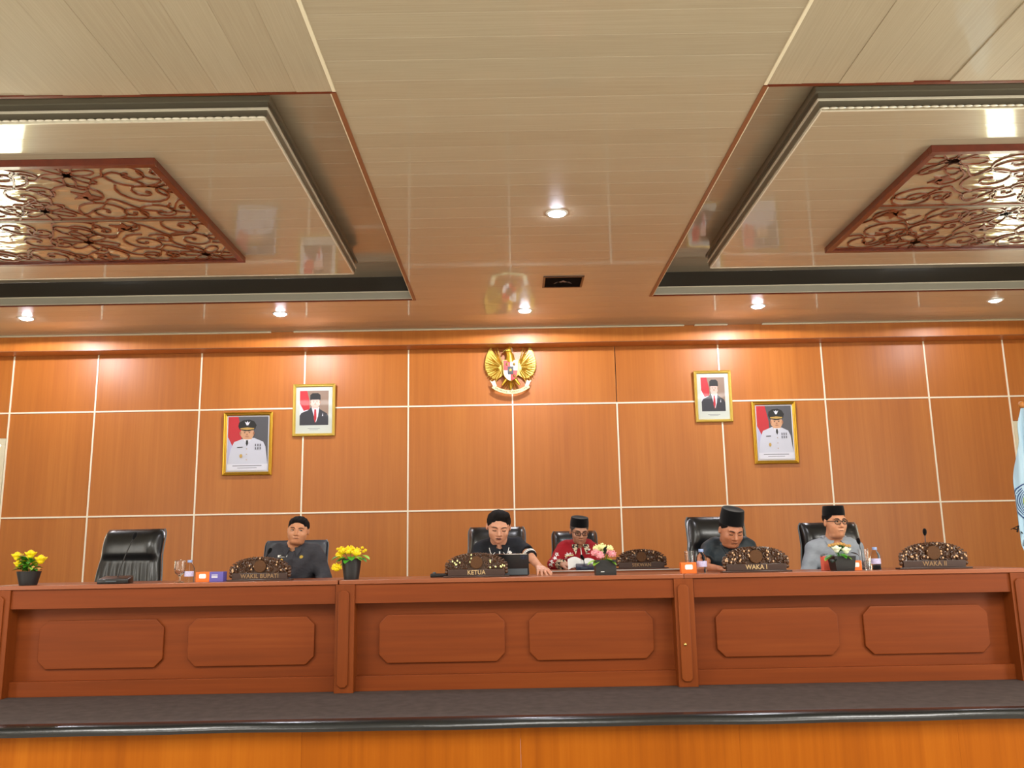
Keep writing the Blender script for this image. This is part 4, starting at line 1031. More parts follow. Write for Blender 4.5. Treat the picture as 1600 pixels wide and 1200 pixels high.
# ------------------------------------------------------------------ flowers in pots
def rose(mb, c, r, rn):
    for ring, (n_, rr, tilt, sz) in enumerate([(3, .25, .15, .6), (5, .55, .45, .75), (7, .85, .85, .85)]):
        for k in range(n_):
            a = 2*PI*k/n_+ring*.7+rn.uniform(-.2, .2)
            X = T(*c) @ RZ(a) @ T(r*rr*.55, 0, 0) @ RY(tilt)
            mb.ball((0, 0, 0), (r*.16, r*.46*sz, r*.62*sz), 7, 5, X)
    mb.ball(c, (r*.55, r*.55, r*.68), 8, 6)
def mum(mb, c, r, rn):
    mb.ball(c, r*.72, 8, 6)
    for k in range(46):
        z = rn.uniform(-.6, 1); a = rn.uniform(0, 2*PI); q = math.sqrt(max(0, 1-z*z)); d = Vector((q*math.cos(a), q*math.sin(a), z))
        rot = d.to_track_quat('Z', 'X').to_matrix().to_4x4(); mb.ball((0, 0, r*.78), (r*.14, r*.07, r*.26), 5, 4, T(*c) @ rot)
def leafs(mb, c, d, L, w_, rn):
    d = Vector(d).normalized(); s_ = d.cross(Vector((0, 0, 1))).normalized(); up = s_.cross(d).normalized(); c = Vector(c); v = []; f = []
    for i in range(7):
        t = i/6; ww = w_*math.sin(PI*min(1, t*.92+.06))**.8; p = c+d*L*t+up*(-.35*L*t*t+.1*L*t)
        v += [p-s_*ww+up*ww*.25, p, p+s_*ww+up*ww*.25]
    for i in range(6):
        a = 3*i; f += [(a, a+1, a+4, a+3), (a+1, a+2, a+5, a+4)]
    v2 = [p-up*.0012 for p in v]; m = len(v)
    mb.add(v+v2, f+[tuple(q+m for q in x[::-1]) for x in f])
def pot(label, u0, u1, vt, vb, Y, taper, square=False, mat='potblack'):
    a = at(u0, vt, Y); b = at(u1, vt, Y); w_ = b.x-a.x; h = a.z-ZD
    root = thing('flower_pot', label, 'flower pot', ((a.x+b.x)/2, Y, ZD)); n_ = 4 if square else 24; k = math.sqrt(2) if square else 1
    X = RZ(R(45)) if square else Matrix.Identity(4)
    p = MB().lathe([(w_/2*taper*k, 0), (w_/2*k, h), (w_/2*k*.93, h), (w_/2*k*.88, h*.85), (0.001, h*.85)], n_, X).build('pot', M[mat], root, smooth=not square, auto=True)
    return root, w_, h
def stems(root, tips, h):
    mb = MB()
    for t_ in tips: mb.tube([(t_[0]*.15, t_[1]*.15, h*.8), (t_[0]*.6, t_[1]*.6, (h*.8+t_[2])/2+.01), t_], .0022, 5)
    mb.build('stems', M['leaf'], root)['kind'] = 'stuff'
def loc_of(root, u, v, dy=0): 
    p = at(u, v, root.location.y+dy); return (p.x-root.location.x, dy, p.z-root.location.z)
rn = random.Random(11)
Y = -3.88; root, w_, h = pot('black tapered pot of yellow roses at the left end of the desks', 28, 63, 893, 915, Y, .72)
cs = [loc_of(root, 27, 869, -.02), loc_of(root, 48, 866, -.03), loc_of(root, 64, 874, -.03), loc_of(root, 28, 881, -.04), loc_of(root, 40, 874, .03), loc_of(root, 55, 880, .02)]
stems(root, cs, h)
for c, r in zip(cs, (.046, .046, .048, .034, .036, .032)): 
    f = MB(); rose(f, c, r, rn); f.build('rose', M['yellow'], root, smooth=True)
for c in ((52, 886), (61, 889), (33, 868)):
    f = MB(); rose(f, loc_of(root, c[0], c[1], -.05), .013, rn); f.build('rosebud', M['budgold'], root, smooth=True)
for k in range(46):
    a = rn.uniform(0, 2*PI); f = MB(); leafs(f, (.02*math.cos(a), .02*math.sin(a), h+rn.uniform(0, .08)), (math.cos(a), math.sin(a), rn.uniform(-.1, .8)), rn.uniform(.05, .085), .018, rn); f.build('leaf', M[rn.choice(('leaf', 'leaf', 'leaflime'))], root, smooth=True)
Y = -3.86; root, w_, h = pot('black tapered pot of yellow chrysanthemums between the two left desks', 534, 565, 873, 905, Y, .74)
cs = [loc_of(root, 547, 860, -.02), loc_of(root, 557, 863, -.05), loc_of(root, 536, 861, -.01), loc_of(root, 526, 887, -.05), loc_of(root, 530, 868, .0)]
stems(root, cs, h)
for c, r in zip(cs, (.037, .035, .033, .036, .028)):
    f = MB(); mum(f, c, r, rn); f.build('chrysanthemum', M['yellow'], root, smooth=True)
for (u, v_) in ((528, 858), (568, 862), (533, 856), (566, 856), (571, 860)):
    f = MB(); c = loc_of(root, u, v_, -.01); mum(f, c, .012, rn); f.build('filler_flower', M['yellow'], root, smooth=True)
for (u, v_, dx, L) in ((560, 872, 1, .07), (564, 868, 1, .075), (538, 873, -1, .06), (545, 874, -.2, .055), (531, 870, -1, .06), (541, 871, -.6, .06), (556, 870, .6, .06), (549, 870, .1, .05)):
    f = MB(); c = loc_of(root, u, v_, -.045); leafs(f, c, (dx, -.5, -.15), L, .026, rn); f.build('leaf', M[rn.choice(('leaf', 'leaflime', 'leaf'))], root, smooth=True)
Y = -3.88; root, w_, h = pot('black cube vase of pink and cream flowers in front of the rear table', 929, 961, 875, 898, Y, .97, True)
cs = [loc_of(root, 930, 864, -.03), loc_of(root, 957, 866, -.03), loc_of(root, 938, 868, -.05), loc_of(root, 950, 862, 0)]
cc = [loc_of(root, 941, 855, .01), loc_of(root, 952, 858, .0), loc_of(root, 933, 857, .03), loc_of(root, 945, 861, .02)]
stems(root, cs+cc, h)
for c in cs:
    f = MB(); mum(f, c, .030, rn); f.build('pink_flower', M['pink'], root, smooth=True)
for c in cc:
    f = MB(); mum(f, c, .030, rn); f.build('cream_flower', M['creamp'], root, smooth=True)
for (u, v_, dx, L, m) in ((934, 876, -1, .08, 'leaflime'), (945, 874, 1, .08, 'leaflime'), (948, 876, .6, .075, 'leaflime'), (936, 878, -.4, .06, 'leaflime'), (944, 868, .2, .055, 'leafdark'), (944, 862, .25, .05, 'leafdark')):
    f = MB(); c = loc_of(root, u, v_, -.05); leafs(f, c, (dx, -.4, -.1 if m == 'leaflime' else .9), L, .026 if m == 'leaflime' else .012, rn); f.build('leaf', M[m], root, smooth=True)
c = loc_of(root, 940, 893, 0); MB().box((c[0]-.012, -w_/2-.003, c[2]-.002), (c[0]+.012, -w_/2-.0005, c[2]+.002), None).build('tag', M['paper'], root)
Y = -3.86; root, w_, h = pot('dark square pot of white roses in front of the man in light grey', 1298, 1331, 869, 893, Y, .84, True)
cs = [loc_of(root, 1307, 858, -.03), loc_of(root, 1322, 860, -.03)]
bs = [loc_of(root, 1296+i*4.4, 853-4.5*math.sin(PI*(i+.5)/8)+(rn.random()*3), .02) for i in range(8)]
stems(root, cs+bs, h)
for c in cs:
    f = MB(); rose(f, c, .038, rn); f.build('white_rose', M['whitep'], root, smooth=True)
for c in bs:
    f = MB(); mum(f, c, .014, rn); f.build('dried_bud', M['budgold'], root, smooth=True)
for (u, v_, dx, L, m) in ((1303, 868, -1, .075, 'leaf'), (1300, 870, -.7, .07, 'leaflime'), (1315, 868, .5, .07, 'leaflime'), (1312, 866, .2, .06, 'leaf'), (1292, 866, -1, .05, 'leafdark'), (1329, 864, 1, .055, 'leafdark'), (1304, 874, -.3, .05, 'leafdark'), (1318, 869, 1, .05, 'leaflime')):
    f = MB(); c = loc_of(root, u, v_, -.05); leafs(f, c, (dx, -.35, -.1), L, .026, rn); f.build('leaf', M[m], root, smooth=True)

# ------------------------------------------------------------------ bottles, glasses, cartons
def bottle(label, u, vt, Y, group='water bottles on the desks'):
    p = at(u, vt, Y); h = p.z-ZD; root = thing('water_bottle', label, 'bottle', (p.x, Y, ZD), 0, group); r = h*.22
    MB().lathe([(r*.9, 0), (r, h*.03), (r*.94, h*.12), (r, h*.2), (r, h*.62), (r*.85, h*.72), (r*.42, h*.84), (r*.40, h*.90), (r*.3, h*.905)], 20).build('bottle_body', M['pet'], root, smooth=True)
    MB().lathe([(r*.46, h*.885), (r*.48, h*.89), (r*.48, h*.995), (r*.42, h)], 16).build('bottle_cap', M['bluecap'], root, smooth=True)
    n_ = 20; v = []; f = []
    for z in (h*.26, h*.50):
        for k in range(n_+1): a = PI+.2+(PI-.4)*k/n_; v.append((r*1.012*math.cos(a), r*1.012*math.sin(a), z))
    f = [(k, k+1, k+n_+2, k+n_+1) for k in range(n_)]
    MB().add(v, f).build('bottle_label', M['labelb'], root, smooth=True)
    return root
bottle('small water bottle beside the goblet on the left desk', 297, 875, -3.84)
bottle('small water bottle left of the sign reading WAKA I', 1095, 858, -3.80)
bottle('small water bottle right of the white rose pot', 1366, 855, -3.80)
def goblet(label, u, vt, Y, cat='glass', drink=None):
    p = at(u, vt, Y); h = p.z-ZD; root = thing('drinking_glass', label, cat, (p.x, Y, ZD)); r = h*.24
    o_ = [(r*.85, 0), (r*.8, .004), (r*.18, .010), (r*.13, h*.22), (r*.3, h*.30), (r*.8, h*.40), (r, h*.58), (r*.93, h*.92), (r*.89, h*.92), (r*.95, h*.58), (r*.75, h*.42), (.001, h*.34)]
    MB().lathe(o_, 24).build('glass_bowl', M['glass'], root, smooth=True)
    MB().lathe([(r*1.0, h*.925), (r*.96, h*.95), (r*.4, h*.965), (r*.12, h*.97), (r*.14, h*.995), (.001, h)], 20).build('glass_lid', M['glass'], root, smooth=True)
    return root
goblet('stemmed clear goblet with lid on the left desk', 282, 874, -3.86)
def tumbler(label, u, vt, Y, drink=False):
    p = at(u, vt, Y); h = p.z-ZD; root = thing('drinking_glass', label, 'glass', (p.x, Y, ZD)); r = h*.24
    MB().lathe([(r*.78, 0), (r, h), (r*.95, h), (r*.72, .006), (.001, .006)], 24).build('glass_wall', M['glass'], root, smooth=True)
    if drink: MB().lathe([(r*.70, .008), (r*.84, h*.55), (.001, h*.55)], 20).build('drink', M['juice'], root, smooth=True)
    return root
tumbler('clear tumbler standing behind the orange carton', 1077, 861, -3.72)
tumbler('clear tumbler beside the orange carton near the white roses', 1348, 858, -3.66)
tumbler('short glass of water beside the right water bottle', 1354, 872, -3.84)
def carton(label, u0, u1, vt, Y, dep, mats, rz=0, printed=True):
    a = at(u0, vt, Y); b = at(u1, vt, Y); h = a.z-ZD; w_ = b.x-a.x; root = thing('carton', label, 'box', ((a.x+b.x)/2, Y, ZD), rz)
    k = len(mats)
    for i, m in enumerate(mats):
        MB().box((-w_/2+w_*i/k, 0, 0), (-w_/2+w_*(i+1)/k, dep, h)).build('carton_side', M[m], root, bevel=.0015)
    if printed:
        P = octa(-w_/2+w_/k*.25, -w_/2+w_/k*.75, h*.35, h*.8, h*.08)
        MB().prism(P, -.0012, -.0002).build('print_patch', M['paper'], root)
        if k > 1:
            for q in range(3): MB().box((w_*.08, -.0012, h*(.40+.13*q)), (w_*.30, -.0002, h*(.46+.13*q))).build('print_line', M['paper'], root)
    return root
carton('orange and violet carton lying beside the water bottle on the left desk', 306, 349, 894, -3.86, .08, ('orange', 'purple'))
carton('orange carton at the junction of the middle and right desks', 1064, 1088, 879, -3.86, .06, ('orange',))
carton('orange carton right of the white rose pot', 1330, 1346, 876, -3.87, .05, ('orange',))
carton('coral pink box behind the left side of the white rose pot', 1286, 1302, 869, -3.76, .06, ('coral',), 0, False)

# tablet, papers, pen
a = at(775, 866, -3.72); b = at(826, 866, -3.72); w_ = b.x-a.x; h = a.z-ZD
t = thing('tablet', 'tablet in dark folding case seen from behind, beside the sign reading KETUA', 'tablet', ((a.x+b.x)/2, -3.74, ZD), R(-2))
X = RX(R(14))
MB().box((-w_/2, 0, .004), (w_/2, .009, h*1.02), X).build('case_back', M['black'], t, bevel=.003)
MB().box((-w_/2+.01, -.001, h*.06), (w_/2-.01, .0005, h*.34), X).build('case_fold', M['slate'], t)
MB().box((-w_/2-.001, -.001, h*1.005), (w_/2-.012, .010, h*1.03), X).build('case_edge', M['chrome'], t)
MB().box((w_*.26, -.002, h*.78), (w_*.45, .001, h*.95), X).build('camera_bump', M['navy'], t, bevel=.002)
for k_ in range(2): MB().lathe([(.007, 0), (.006, .002), (.0, .002)], 12, X @ T(w_*(.31+.09*k_), -.002, h*.87) @ RX(R(90))).build('camera_lens', M['lensdark'], t)
MB().box((-w_/2+.01, .04, 0), (w_/2-.01, .16, .005)).build('stand_flap', M['black'], t)
a = at(897, 880, -2.10)
pp = thing('paper_sheets', 'open white papers on the rear table in front of the man in red', 'paper', (at(908, 885, -2.62).x, -2.66, ZRT+.002))
for q, (x0, x1, tl) in enumerate(((-.11, .0, 20), (.0, .12, 16))):
    v = []; f = []
    for i in range(7):
        t_ = i/6; x = x0+(x1-x0)*t_; z = .02*math.sin(PI*t_)
        v += [(x, 0, z+.001), (x, .03, z+.050-.01*q), (x, .05, z+.085-.012*q)]
    for i in range(6):
        for k_ in range(2): f.append((3*i+k_, 3*i+3+k_, 3*i+4+k_, 3*i+1+k_))
    v2 = [(x, y+.001, z-.0015) for x, y, z in v]; m = len(v)
    MB().add(v+v2, f+[tuple(z+m for z in x[::-1]) for x in f]).build('sheet', M['paper'], pp, smooth=True)
c = at(888, 868, -2.50)
tag(MB().tube([(c.x-.03, -2.50, c.z-.006), (c.x+.045, -2.50, c.z+.004)], .0045, 8).build('pen', M['creamp'], None, smooth=True), 'pale pen held in the right hand of the man in red', 'pen')

# ------------------------------------------------------------------ gold eagle emblem on the wall
def emblem():
    tl = at(757, 541, -.05); br = at(839, 618, -.05); cx = (tl.x+br.x)/2; W_ = br.x-tl.x; Hh = tl.z-br.z; z0 = br.z
    root = thing('eagle_emblem', 'gold eagle state emblem with red and white shield on the wall', 'emblem', (cx, -.03, z0)); s = W_
    MB().box((-s*.03, 0, s*.15), (s*.03, .03, s*.75)).build('wall_bracket', M['golddark'], root)
    for sx in (-1, 1):
        wg = MB(); 
        # wing base plate following the raised wing
        P = [(.07, .56), (.13, .66), (.22, .70), (.30, .80), (.37, .97), (.42, .92), (.47, .80), (.50, .66), (.49, .54), (.44, .42), (.34, .34), (.24, .34), (.12, .42)]
        wg.prism([(sx*x*s, z*s) for x, z in (P if sx > 0 else P[::-1])], -.028, -.012)
        wing = wg.build('wing', M['goldlight'], root, bevel=.006)
        for layer, (n_, r0, r1, wd) in enumerate([(17, .17, .365, .024), (12, .11, .27, .022), (8, .06, .16, .020)]):
            for k in range(n_):
                t = k/(n_-1); a = R(72)-t*R(128); ox, oz = .13+.06*math.cos(a), .555+.05*math.sin(a)
                ln = r1*(1.18 if t < .15 else 1.0)*(1-.18*abs(t-.5))
                x0, zq0 = ox+math.cos(a)*r0*.3, oz+math.sin(a)*r0*.3; x1, z1 = ox+math.cos(a)*ln*.92, oz+math.sin(a)*ln
                if t > .7: x1 -= .04*(t-.7); z1 -= .02
                fb = MB(); c0 = Vector((sx*x0*s, -.030-.006*layer, zq0*s)); c1 = Vector((sx*x1*s, -.026-.006*layer, z1*s)); d = (c1-c0); L_ = d.length
                X = T(*((c0+c1)/2)) @ d.to_track_quat('Z', 'Y').to_matrix().to_4x4()
                fb.ball((0, 0, 0), (wd*s*.62, .006, L_/2), 8, 6, X); fb.build('feather', M['gold' if k % 2 else 'goldlight'], wing, smooth=True)
    # tail, body, legs
    tb = MB()
    for k in range(-3, 4):
        a = R(-90)+k*R(11); c0 = Vector((0, -.02, .36*s)); c1 = c0+Vector((math.cos(a)*.27*s, 0, math.sin(a)*.25*s)); d = c1-c0
        tb.ball((0, 0, 0), (.018*s, .006, d.length/2), 8, 6, T(*((c0+c1)/2)) @ d.to_track_quat('Z', 'Y').to_matrix().to_4x4())
    tb.build('tail', M['gold'], root, smooth=True)
    bd = MB(); bd.ball((0, -.045, .50*s), (.15*s, .035, .24*s), 16, 10); bd.tube([(0, -.05, .66*s), (-.005*s, -.06, .78*s), (-.03*s, -.065, .86*s)], [.10*s, .075*s, .055*s], 12)
    bd.build('body', M['gold'], root, smooth=True)
    hd = MB(); hd.ball((-.035*s, -.07, .875*s), (.062*s, .04, .060*s), 14, 10); hd.tube([(-.04*s, -.07, .93*s), (.0, -.065, .965*s), (.03*s, -.06, .93*s)], [.02*s, .014*s, .02*s], 8); hh = hd.build('head', M['gold'], root, smooth=True)
    MB().tube([(-.08*s, -.08, .885*s), (-.125*s, -.085, .865*s), (-.14*s, -.085, .825*s)], [.03*s, .02*s, .004*s], 8).build('beak', M['golddark'], hh, smooth=True)
    MB().ball((-.06*s, -.105, .885*s), .010*s, 8, 6).build('eye', M['black'], hh, smooth=True)
    for sx in (-1, 1):
        MB().tube([(sx*.07*s, -.05, .34*s), (sx*.12*s, -.06, .27*s), (sx*.17*s, -.065, .20*s)], [.035*s, .028*s, .02*s], 8).build('leg', M['gold'], root, smooth=True)
    # shield with quarters
    def shp(z): return .135*s*(1 if z > .48 else max(.0, 1-((.48-z)/.20)**2)**.5)
    def quarter(x0f, x1f, z0_, z1_, y):
        P = []; n_ = 8
        for i in range(n_+1): z = z0_+(z1_-z0_)*i/n_; P.append((x1f*shp(z), z*s))
        for i in range(n_+1): z = z1_+(z0_-z1_)*i/n_; P.append((x0f*shp(z), z*s))
        return MB().prism(P, y, y+.012)
    sh = quarter(-1.1, 1.1, .27, .685, -.088).build('shield', M['goldlight'], root)
    quarter(-1, 0, .48, .675, -.094).build('shield_quarter', M['red'], sh); quarter(0, 1, .48, .675, -.094).build('shield_quarter', M['white'], sh)
    quarter(-1, 0, .285, .48, -.094).build('shield_quarter', M['white'], sh); quarter(0, 1, .285, .48, -.094).build('shield_quarter', M['red'], sh)
    quarter(-.42, .42, .40, .555, -.100).build('shield_centre', M['black'], sh)
    st_ = MB(); P = []
    for i in range(10): a = R(90)+i*PI/5; rr = (.032 if i % 2 == 0 else .013)*s; P.append((rr*math.cos(a), .485*s+rr*math.sin(a)))
    st_.prism(P, -.103, -.100).build('star', M['gold'], sh)
    for (x, z) in ((-.07, .60), (.07, .60), (.07, .37)): MB().ball((x*s, -.095, z*s), (.026*s, .004, .030*s), 8, 6).build('shield_symbol', M['golddark'], sh, smooth=True)
    # motto ribbon
    cxr, czr, rr = 0, .62*s, .56*s; v = []; f = []; n_ = 28
    for i in range(n_+1):
        a = R(-90)+(-1+2*i/n_)*R(38); 
        for (r_q, y) in ((rr-.035*s, -.075), (rr+.035*s, -.075), (rr+.035*s, -.063), (rr-.035*s, -.063)): v.append((cxr+r_q*math.cos(a), y, czr+r_q*math.sin(a)))
    for i in range(n_):
        for k in range(4): f.append((4*i+k, 4*i+(k+1) % 4, 4*i+4+(k+1) % 4, 4*i+4+k))
    rb = MB().add(v, f+[(3, 2, 1, 0), tuple(4*n_+k for k in range(4))]).build('motto_ribbon', M['creamp'], root)
    for sx in (-1, 1):
        P = [(sx*.33*s, .17*s), (sx*.40*s, .30*s), (sx*.36*s, .27*s), (sx*.31*s, .30*s), (sx*.27*s, .19*s)]
        MB().prism(P if sx > 0 else P[::-1], -.062, -.052).build('ribbon_end', M['whitep'], rb)
    txt = 'BHINNEKA TUNGGAL IKA'
    lm = MB()
    for i, ch_ in enumerate(txt):
        if ch_ == ' ': continue
        a = (-1+2*(i+.5)/len(txt))*R(33); X = T(rr*math.sin(a), -.0755, czr-rr*math.cos(a)) @ RY(-a) @ UP
        tm = text_mb(ch_, .042*s, .001, X); lm.add(tm.v, tm.f)
    lm.build('motto_lettering', M['black'], rb)
emblem()

# ------------------------------------------------------------------ framed portraits
SK = plain('printed_skin_tone', (212, 160, 128), .5); SKP = plain('printed_light_skin_tone', (226, 180, 160), .5)
PR = {k: plain('print_'+k, c, .4, coat=.15) for k, c in {'red': (196, 40, 52), 'white': (226, 226, 236), 'lilac': (190, 190, 225), 'grey': (84, 84, 90), 'taupe': (150, 125, 108), 'suit': (50, 50, 58), 'uniform': (208, 210, 222),
      'black': (26, 26, 28), 'gold': (196, 158, 80), 'skin': (218, 166, 128), 'skinp': (232, 190, 176), 'tie': (190, 40, 52), 'mat': (205, 210, 200), 'text': (110, 110, 120), 'shade': (176, 120, 92)}.items()}
def frame(kind, u0, v0, u1, v1, label, tilt=0, mirror=1):
    a = at(u0, v0, -.03); b = at(u1, v1, -.03); W_, H_ = b.x-a.x, a.z-b.z
    root = thing('framed_portrait', label, 'picture', ((a.x+b.x)/2, -.022, (a.z+b.z)/2), 0, 'framed portraits on the wall'); root.rotation_euler = (R(2.0), tilt, 0)
    hw, hh = W_/2, H_/2; fw = .040 if kind == 'uniform' else .034
    MB().box((-hw+.01, -.006, -hh+.01), (hw-.01, .006, hh-.01)).build('backing', M['signboard'], root)
    prof = [(0, 0), (0, -.022), (fw*.25, -.032), (fw*.5, -.024), (fw*.7, -.027), (fw, -.012), (fw, 0)]
    C4 = [(-hw, -hh), (hw, -hh), (hw, hh), (-hw, hh)]
    for i in range(4):
        p0, p1 = C4[i], C4[(i+1) % 4]; v = []
        for (px_, pz_) in (p0, p1):
            for (o, y) in prof: v.append((px_-math.copysign(o, px_), y-.004, pz_-math.copysign(o, pz_)))
        m = len(prof); f = [(k, k+1, m+k+1, m+k) for k in range(m-1)]+[tuple(range(m-1, -1, -1)), tuple(range(m, 2*m))]+[(m-1, 0, m, 2*m-1)]
        MB().add(v, f).build('frame_bar', M['goldlight' if kind == 'suit' else 'gold'], root)
    if kind == 'uniform':
        for sx in (-1, 1):
            rb = MB(); n_ = 30
            for k in range(n_): rb.ball((sx*(hw-.004), -.022, -hh+2*hh*(k+.5)/n_), (.006, .008, .011), 6, 4)
            rb.build('frame_beading', M['goldlight'], root, smooth=True)['kind'] = 'stuff'
    iw, ih = hw-fw, hh-fw
    mt = MB().box((-iw, -.009, -ih), (iw, -.006, ih)).build('picture_mat', PR['mat' if kind == 'suit' else 'white'], root)
    if kind == 'suit': pw0, pw1, pz0, pz1 = -iw+.045, iw-.045, -ih+.095, ih-.045
    else: pw0, pw1, pz0, pz1 = -iw+.012, iw-.012, -ih+.015, ih-.012
    pw, phh = pw1-pw0, pz1-pz0
    lay = [0]
    def pol(name, mat, pts):
        lay[0] += 1; y = -.0092-.00035*lay[0]
        P = [(pw0+min(1, max(0, x))*pw, pz0+min(1, max(0, z))*phh) for x, z in pts]
        MB().prism(P, y, y+.0003).build(name, PR[mat], root)
    def ell(cx, cz, rx, rz, a0=0, a1=2*PI, n_=22): return [(cx+rx*math.cos(a0+(a1-a0)*i/n_), cz+rz*math.sin(a0+(a1-a0)*i/n_)) for i in range(n_+(0 if a1-a0 > 6.2 else 1))]
    pol('print_background', 'taupe' if kind == 'suit' else 'grey', [(0, 0), (1, 0), (1, 1), (0, 1)])
    pol('print_flag_white', 'white' if kind == 'suit' else 'lilac', [(0, 0), (.30, 0), (.36, .40), (.12, .55), (0, .62)])
    pol('print_flag_red', 'red', [(0, .62), (.02, .60), (.14, .42), (.34, .46), (.34, .70), (.25, 1), (0, 1)])
    cx = .54 if kind == 'suit' else .52+.04*mirror
    if kind == 'suit':
        pol('print_suit', 'suit', [(0, 0), (1, 0), (1, .25), (.95, .34), (.72, .45), (.66, .52), (.40, .52), (.30, .44), (.06, .36), (0, .28)])
        pol('print_shirt', 'white', [(cx-.13, .52), (cx-.03, .22), (cx+.03, .08), (cx+.10, .25), (cx+.14, .52)])
        pol('print_tie', 'tie', [(cx-.03, .46), (cx-.045, .20), (cx, .06), (cx+.05, .2), (cx+.035, .46)])
        pol('print_neck', 'skinp', [(cx-.10, .48), (cx+.11, .48), (cx+.10, .62), (cx-.09, .62)])
        pol('print_face', 'skinp', ell(cx, .645, .165, .155))
        pol('print_cap', 'black', [(cx-.185, .74), (cx+.185, .74), (cx+.175, .88), (cx+.10, .93), (cx-.10, .93), (cx-.175, .88)])
        fz = .66
        pol('print_handkerchief', 'white', [(cx+.24, .26), (cx+.28, .26), (cx+.27, .36)])
    else:
        pol('print_uniform', 'uniform', [(0, 0), (1, 0), (1, .1), (.94, .44), (.88, .53), (.66, .60), (.42, .60), (.16, .53), (.08, .40), (0, .1)])
        pol('print_collar', 'white', [(cx-.13, .62), (cx-.02, .50), (cx+.02, .50), (cx+.14, .62)])
        pol('print_neck', 'skin', [(cx-.11, .58), (cx+.12, .58), (cx+.11, .68), (cx-.10, .68)])
        pol('print_face', 'skin', ell(cx, .69, .175, .115))
        pol('print_tie', 'black', [(cx-.025, .56), (cx-.03, .50), (cx, .45), (cx+.03, .50), (cx+.025, .56)])
        pol('print_cap', 'black', [(cx-.19, .76), (cx+.19, .76), (cx+.23, .84), (cx+.17, .91), (cx+.05, .945), (cx-.10, .935), (cx-.21, .89), (cx-.23, .82)])
        pol('print_cap_badge', 'white', [(cx-.02, .84), (cx+.02, .84), (cx+.07, .91), (cx+.02, .89), (cx, .92), (cx-.02, .89), (cx-.07, .91)])
        pol('print_cap_peak', 'gold', [(cx-.18, .785), (cx-.15, .755), (cx, .74), (cx+.15, .755), (cx+.18, .785), (cx, .80)])
        pol('print_peak_edge', 'black', [(cx-.17, .765), (cx-.14, .745), (cx, .73), (cx+.14, .745), (cx+.17, .765), (cx, .752)])
        fz = .69
        pol('print_name_tag', 'black', [(.24, .42), (.38, .425), (.38, .44), (.24, .435)])
        for q in range(3):
            for w2 in range(2): pol('print_medal', 'text', [(.68+.06*q, .385+.06*w2), (.71+.06*q, .385+.06*w2), (.71+.06*q, .43+.06*w2), (.68+.06*q, .43+.06*w2)])
        pol('print_pin', 'gold', ell(.34, .27, .035, .035))
        for q in range(3): pol('print_button', 'gold', ell(cx, .40-.10*q, .011, .008))
        pol('print_caption_field', 'white', [(0, 0), (1, 0), (1, .12), (0, .12)])
        pol('print_caption', 'text', [(.14, .082), (.86, .082), (.86, .095), (.14, .095)])
        pol('print_caption', 'text', [(.26, .045), (.74, .045), (.74, .054), (.26, .054)])
    for sx in (-1, 1):
        pol('print_ear', 'shade', ell(cx+sx*.165, fz, .02, .032)); pol('print_eye', 'black', ell(cx+sx*.06, fz+.012, .020, .007)); pol('print_brow', 'black', [(cx+sx*.03, fz+.035), (cx+sx*.09, fz+.038), (cx+sx*.09, fz+.044), (cx+sx*.03, fz+.042)][::sx])
    pol('print_nose', 'shade', ell(cx, fz-.022, .022, .012)); pol('print_mouth', 'shade', ell(cx, fz-.058, .05, .008))
    if kind == 'suit': MB().box((-.07, -.0095, -ih+.055), (.07, -.0091, -ih+.059)).build('print_caption', PR['text'], root); MB().box((-.05, -.0095, -ih+.04), (.05, -.0091, -ih+.043)).build('print_caption', PR['text'], root)
    return root
frame('suit', 459, 601, 523, 681, 'gold framed portrait of a man in dark suit and red tie, left of the eagle')
frame('uniform', 351, 645, 424, 742, 'large gold framed portrait of a white uniformed man, left side of the wall', mirror=-1)
frame('suit', 1083, 580, 1146, 659, 'gold framed portrait of a man in dark suit and red tie, right of the eagle')
frame('uniform', 1173, 628, 1249, 724, 'large gold framed portrait of a white uniformed man, right side of the wall')

# ------------------------------------------------------------------ flag at the right
Yf = -3.05; tp = at(1592, 632, Yf); fl = thing('flag', 'pale blue flag with round emblem on a wooden pole at the right edge', 'flag', (tp.x+.02, Yf, 0))
MB().tube([(0, 0, .02), (0, 0, tp.z-.02)], .014, 12).build('flag_pole', M['trimwood'], fl, smooth=True)
MB().lathe([(.010, 0), (.022, .01), (.026, .03), (.018, .05), (.0, .055)], 16, T(0, 0, tp.z-.03)).build('finial', plain('varnished_wood_finial', (190, 120, 50), .3), fl, smooth=True)
MB().lathe([(.16, 0), (.16, .02), (.05, .05), (.03, .09), (.0, .09)], 24).build('flag_stand', M['brass'], fl, smooth=True)
FB = plain('pale_blue_flag_cloth', (176, 206, 226), .75); FD = plain('dark_blue_flag_print', (30, 60, 120), .7); FG = plain('green_flag_print', (110, 160, 80), .7); FY = plain('yellow_flag_print', (222, 200, 90), .7)
def fy(x, z, H0): return -.03+.022*math.sin(x*55+z*2.0)+.010*math.sin(x*120-z*5)
z1 = tp.z-.035; z0 = at(1598, 882, Yf).z-.1; NX, NZ = 44, 60; v = []; f = []
def fxl(t): return float(np.interp(t, [0, .08, .25, .55, .70, .80, .9, 1], [-.02, -.055, -.105, -.165, -.178, -.165, -.12, -.03]))
def fxr(t): return .03+.22*min(1, t*1.6)**.8
def fpt(sx, t): 
    x = fxl(t)+(fxr(t)-fxl(t))*sx; z = z1+(z0-z1)*t; return (x, fy(x, z, 0), z)
for j in range(NZ+1):
    for i in range(NX+1): v.append(fpt(i/NX, j/NZ))
for j in range(NZ):
    for i in range(NX): a = j*(NX+1)+i; f.append((a, a+1, a+NX+2, a+NX+1))
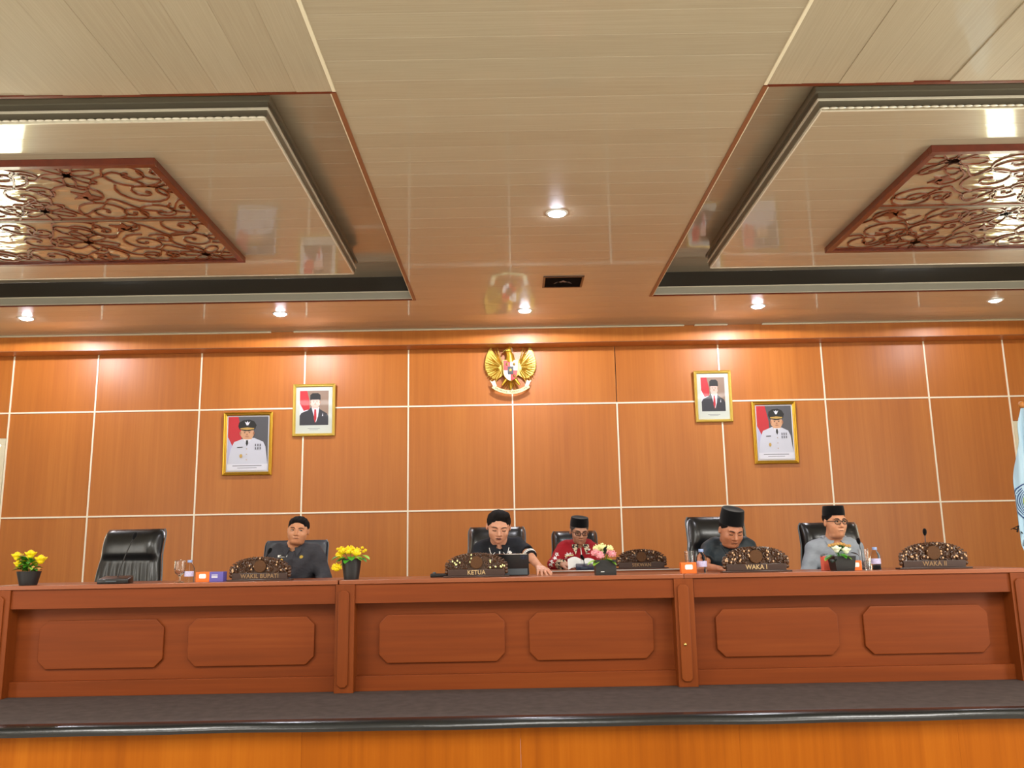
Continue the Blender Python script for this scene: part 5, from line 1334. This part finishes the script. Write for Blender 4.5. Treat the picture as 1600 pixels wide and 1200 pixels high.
m = len(v); v += [(x, y+.003, z) for x, y, z in v]; f += [tuple(q+m for q in x[::-1]) for x in f]
cl = MB().add(v, f).build('cloth', FB, fl, smooth=True)
def fpatch(name, mat, pts, off=.004):     # pts (x, z) local, laid on the cloth
    MB().add([(x, fy(x, z, 0)-off, z) for x, z in pts]+[(x, fy(x, z, 0)-off+.002, z) for x, z in pts], [tuple(range(len(pts))), tuple(range(2*len(pts)-1, len(pts)-1, -1))]).build(name, mat, cl)
e = at(1600, 784, Yf); ex, ez = e.x-fl.location.x+.02, e.z
def arc(r0, r1, a0, a1, off, mat, name, n_=32):
    v = []; f = []; nr = max(1, int((r1-r0)/.008))
    for i in range(n_+1):
        a = a0+(a1-a0)*i/n_
        for k in range(nr+1): r = r0+(r1-r0)*k/nr; x, z = ex+r*.85*math.cos(a), ez+r*math.sin(a)*1.15; v.append((x, fy(x, z, 0)-off*1.6, z))
    f = [(i*(nr+1)+k, i*(nr+1)+k+1, (i+1)*(nr+1)+k+1, (i+1)*(nr+1)+k) for i in range(n_) for k in range(nr)]
    MB().add(v, f).build(name, mat, cl, smooth=True)
arc(0, .128, 0, 2*PI, .003, FD, 'emblem_disc'); arc(0, .120, 0, 2*PI, .004, FB, 'emblem_field')
for k in range(4): arc(.104-.014*k, .110-.014*k, R(120), R(240), .005, FD, 'emblem_wave')
arc(0, .055, 0, 2*PI, .006, FG, 'emblem_centre'); arc(.02, .05, R(100), R(200), .007, FY, 'emblem_wreath')
for txt, u_, v_, rot in (('K', 1581, 812, -42), ('A', 1585, 826, -34), ('T', 1593, 836, -28), ('D', 1603, 850, -22), ('P', 1613, 855, -14), ('R', 1623, 858, -8)):
    q_ = at(u_, v_, Yf-.03); tm = text_mb(txt, .068, .001, T(q_.x-fl.location.x, 0, q_.z) @ RY(R(-rot)) @ UP)
    if txt == 'K': tm.v = [(max(x, fxl(.68)+.002), y, z) for x, y, z in tm.v]
    tm.v = [(x, fy(x, z, 0)-.010, z) for x, y, z in tm.v]; tm.build('flag_lettering', M['black'], cl)
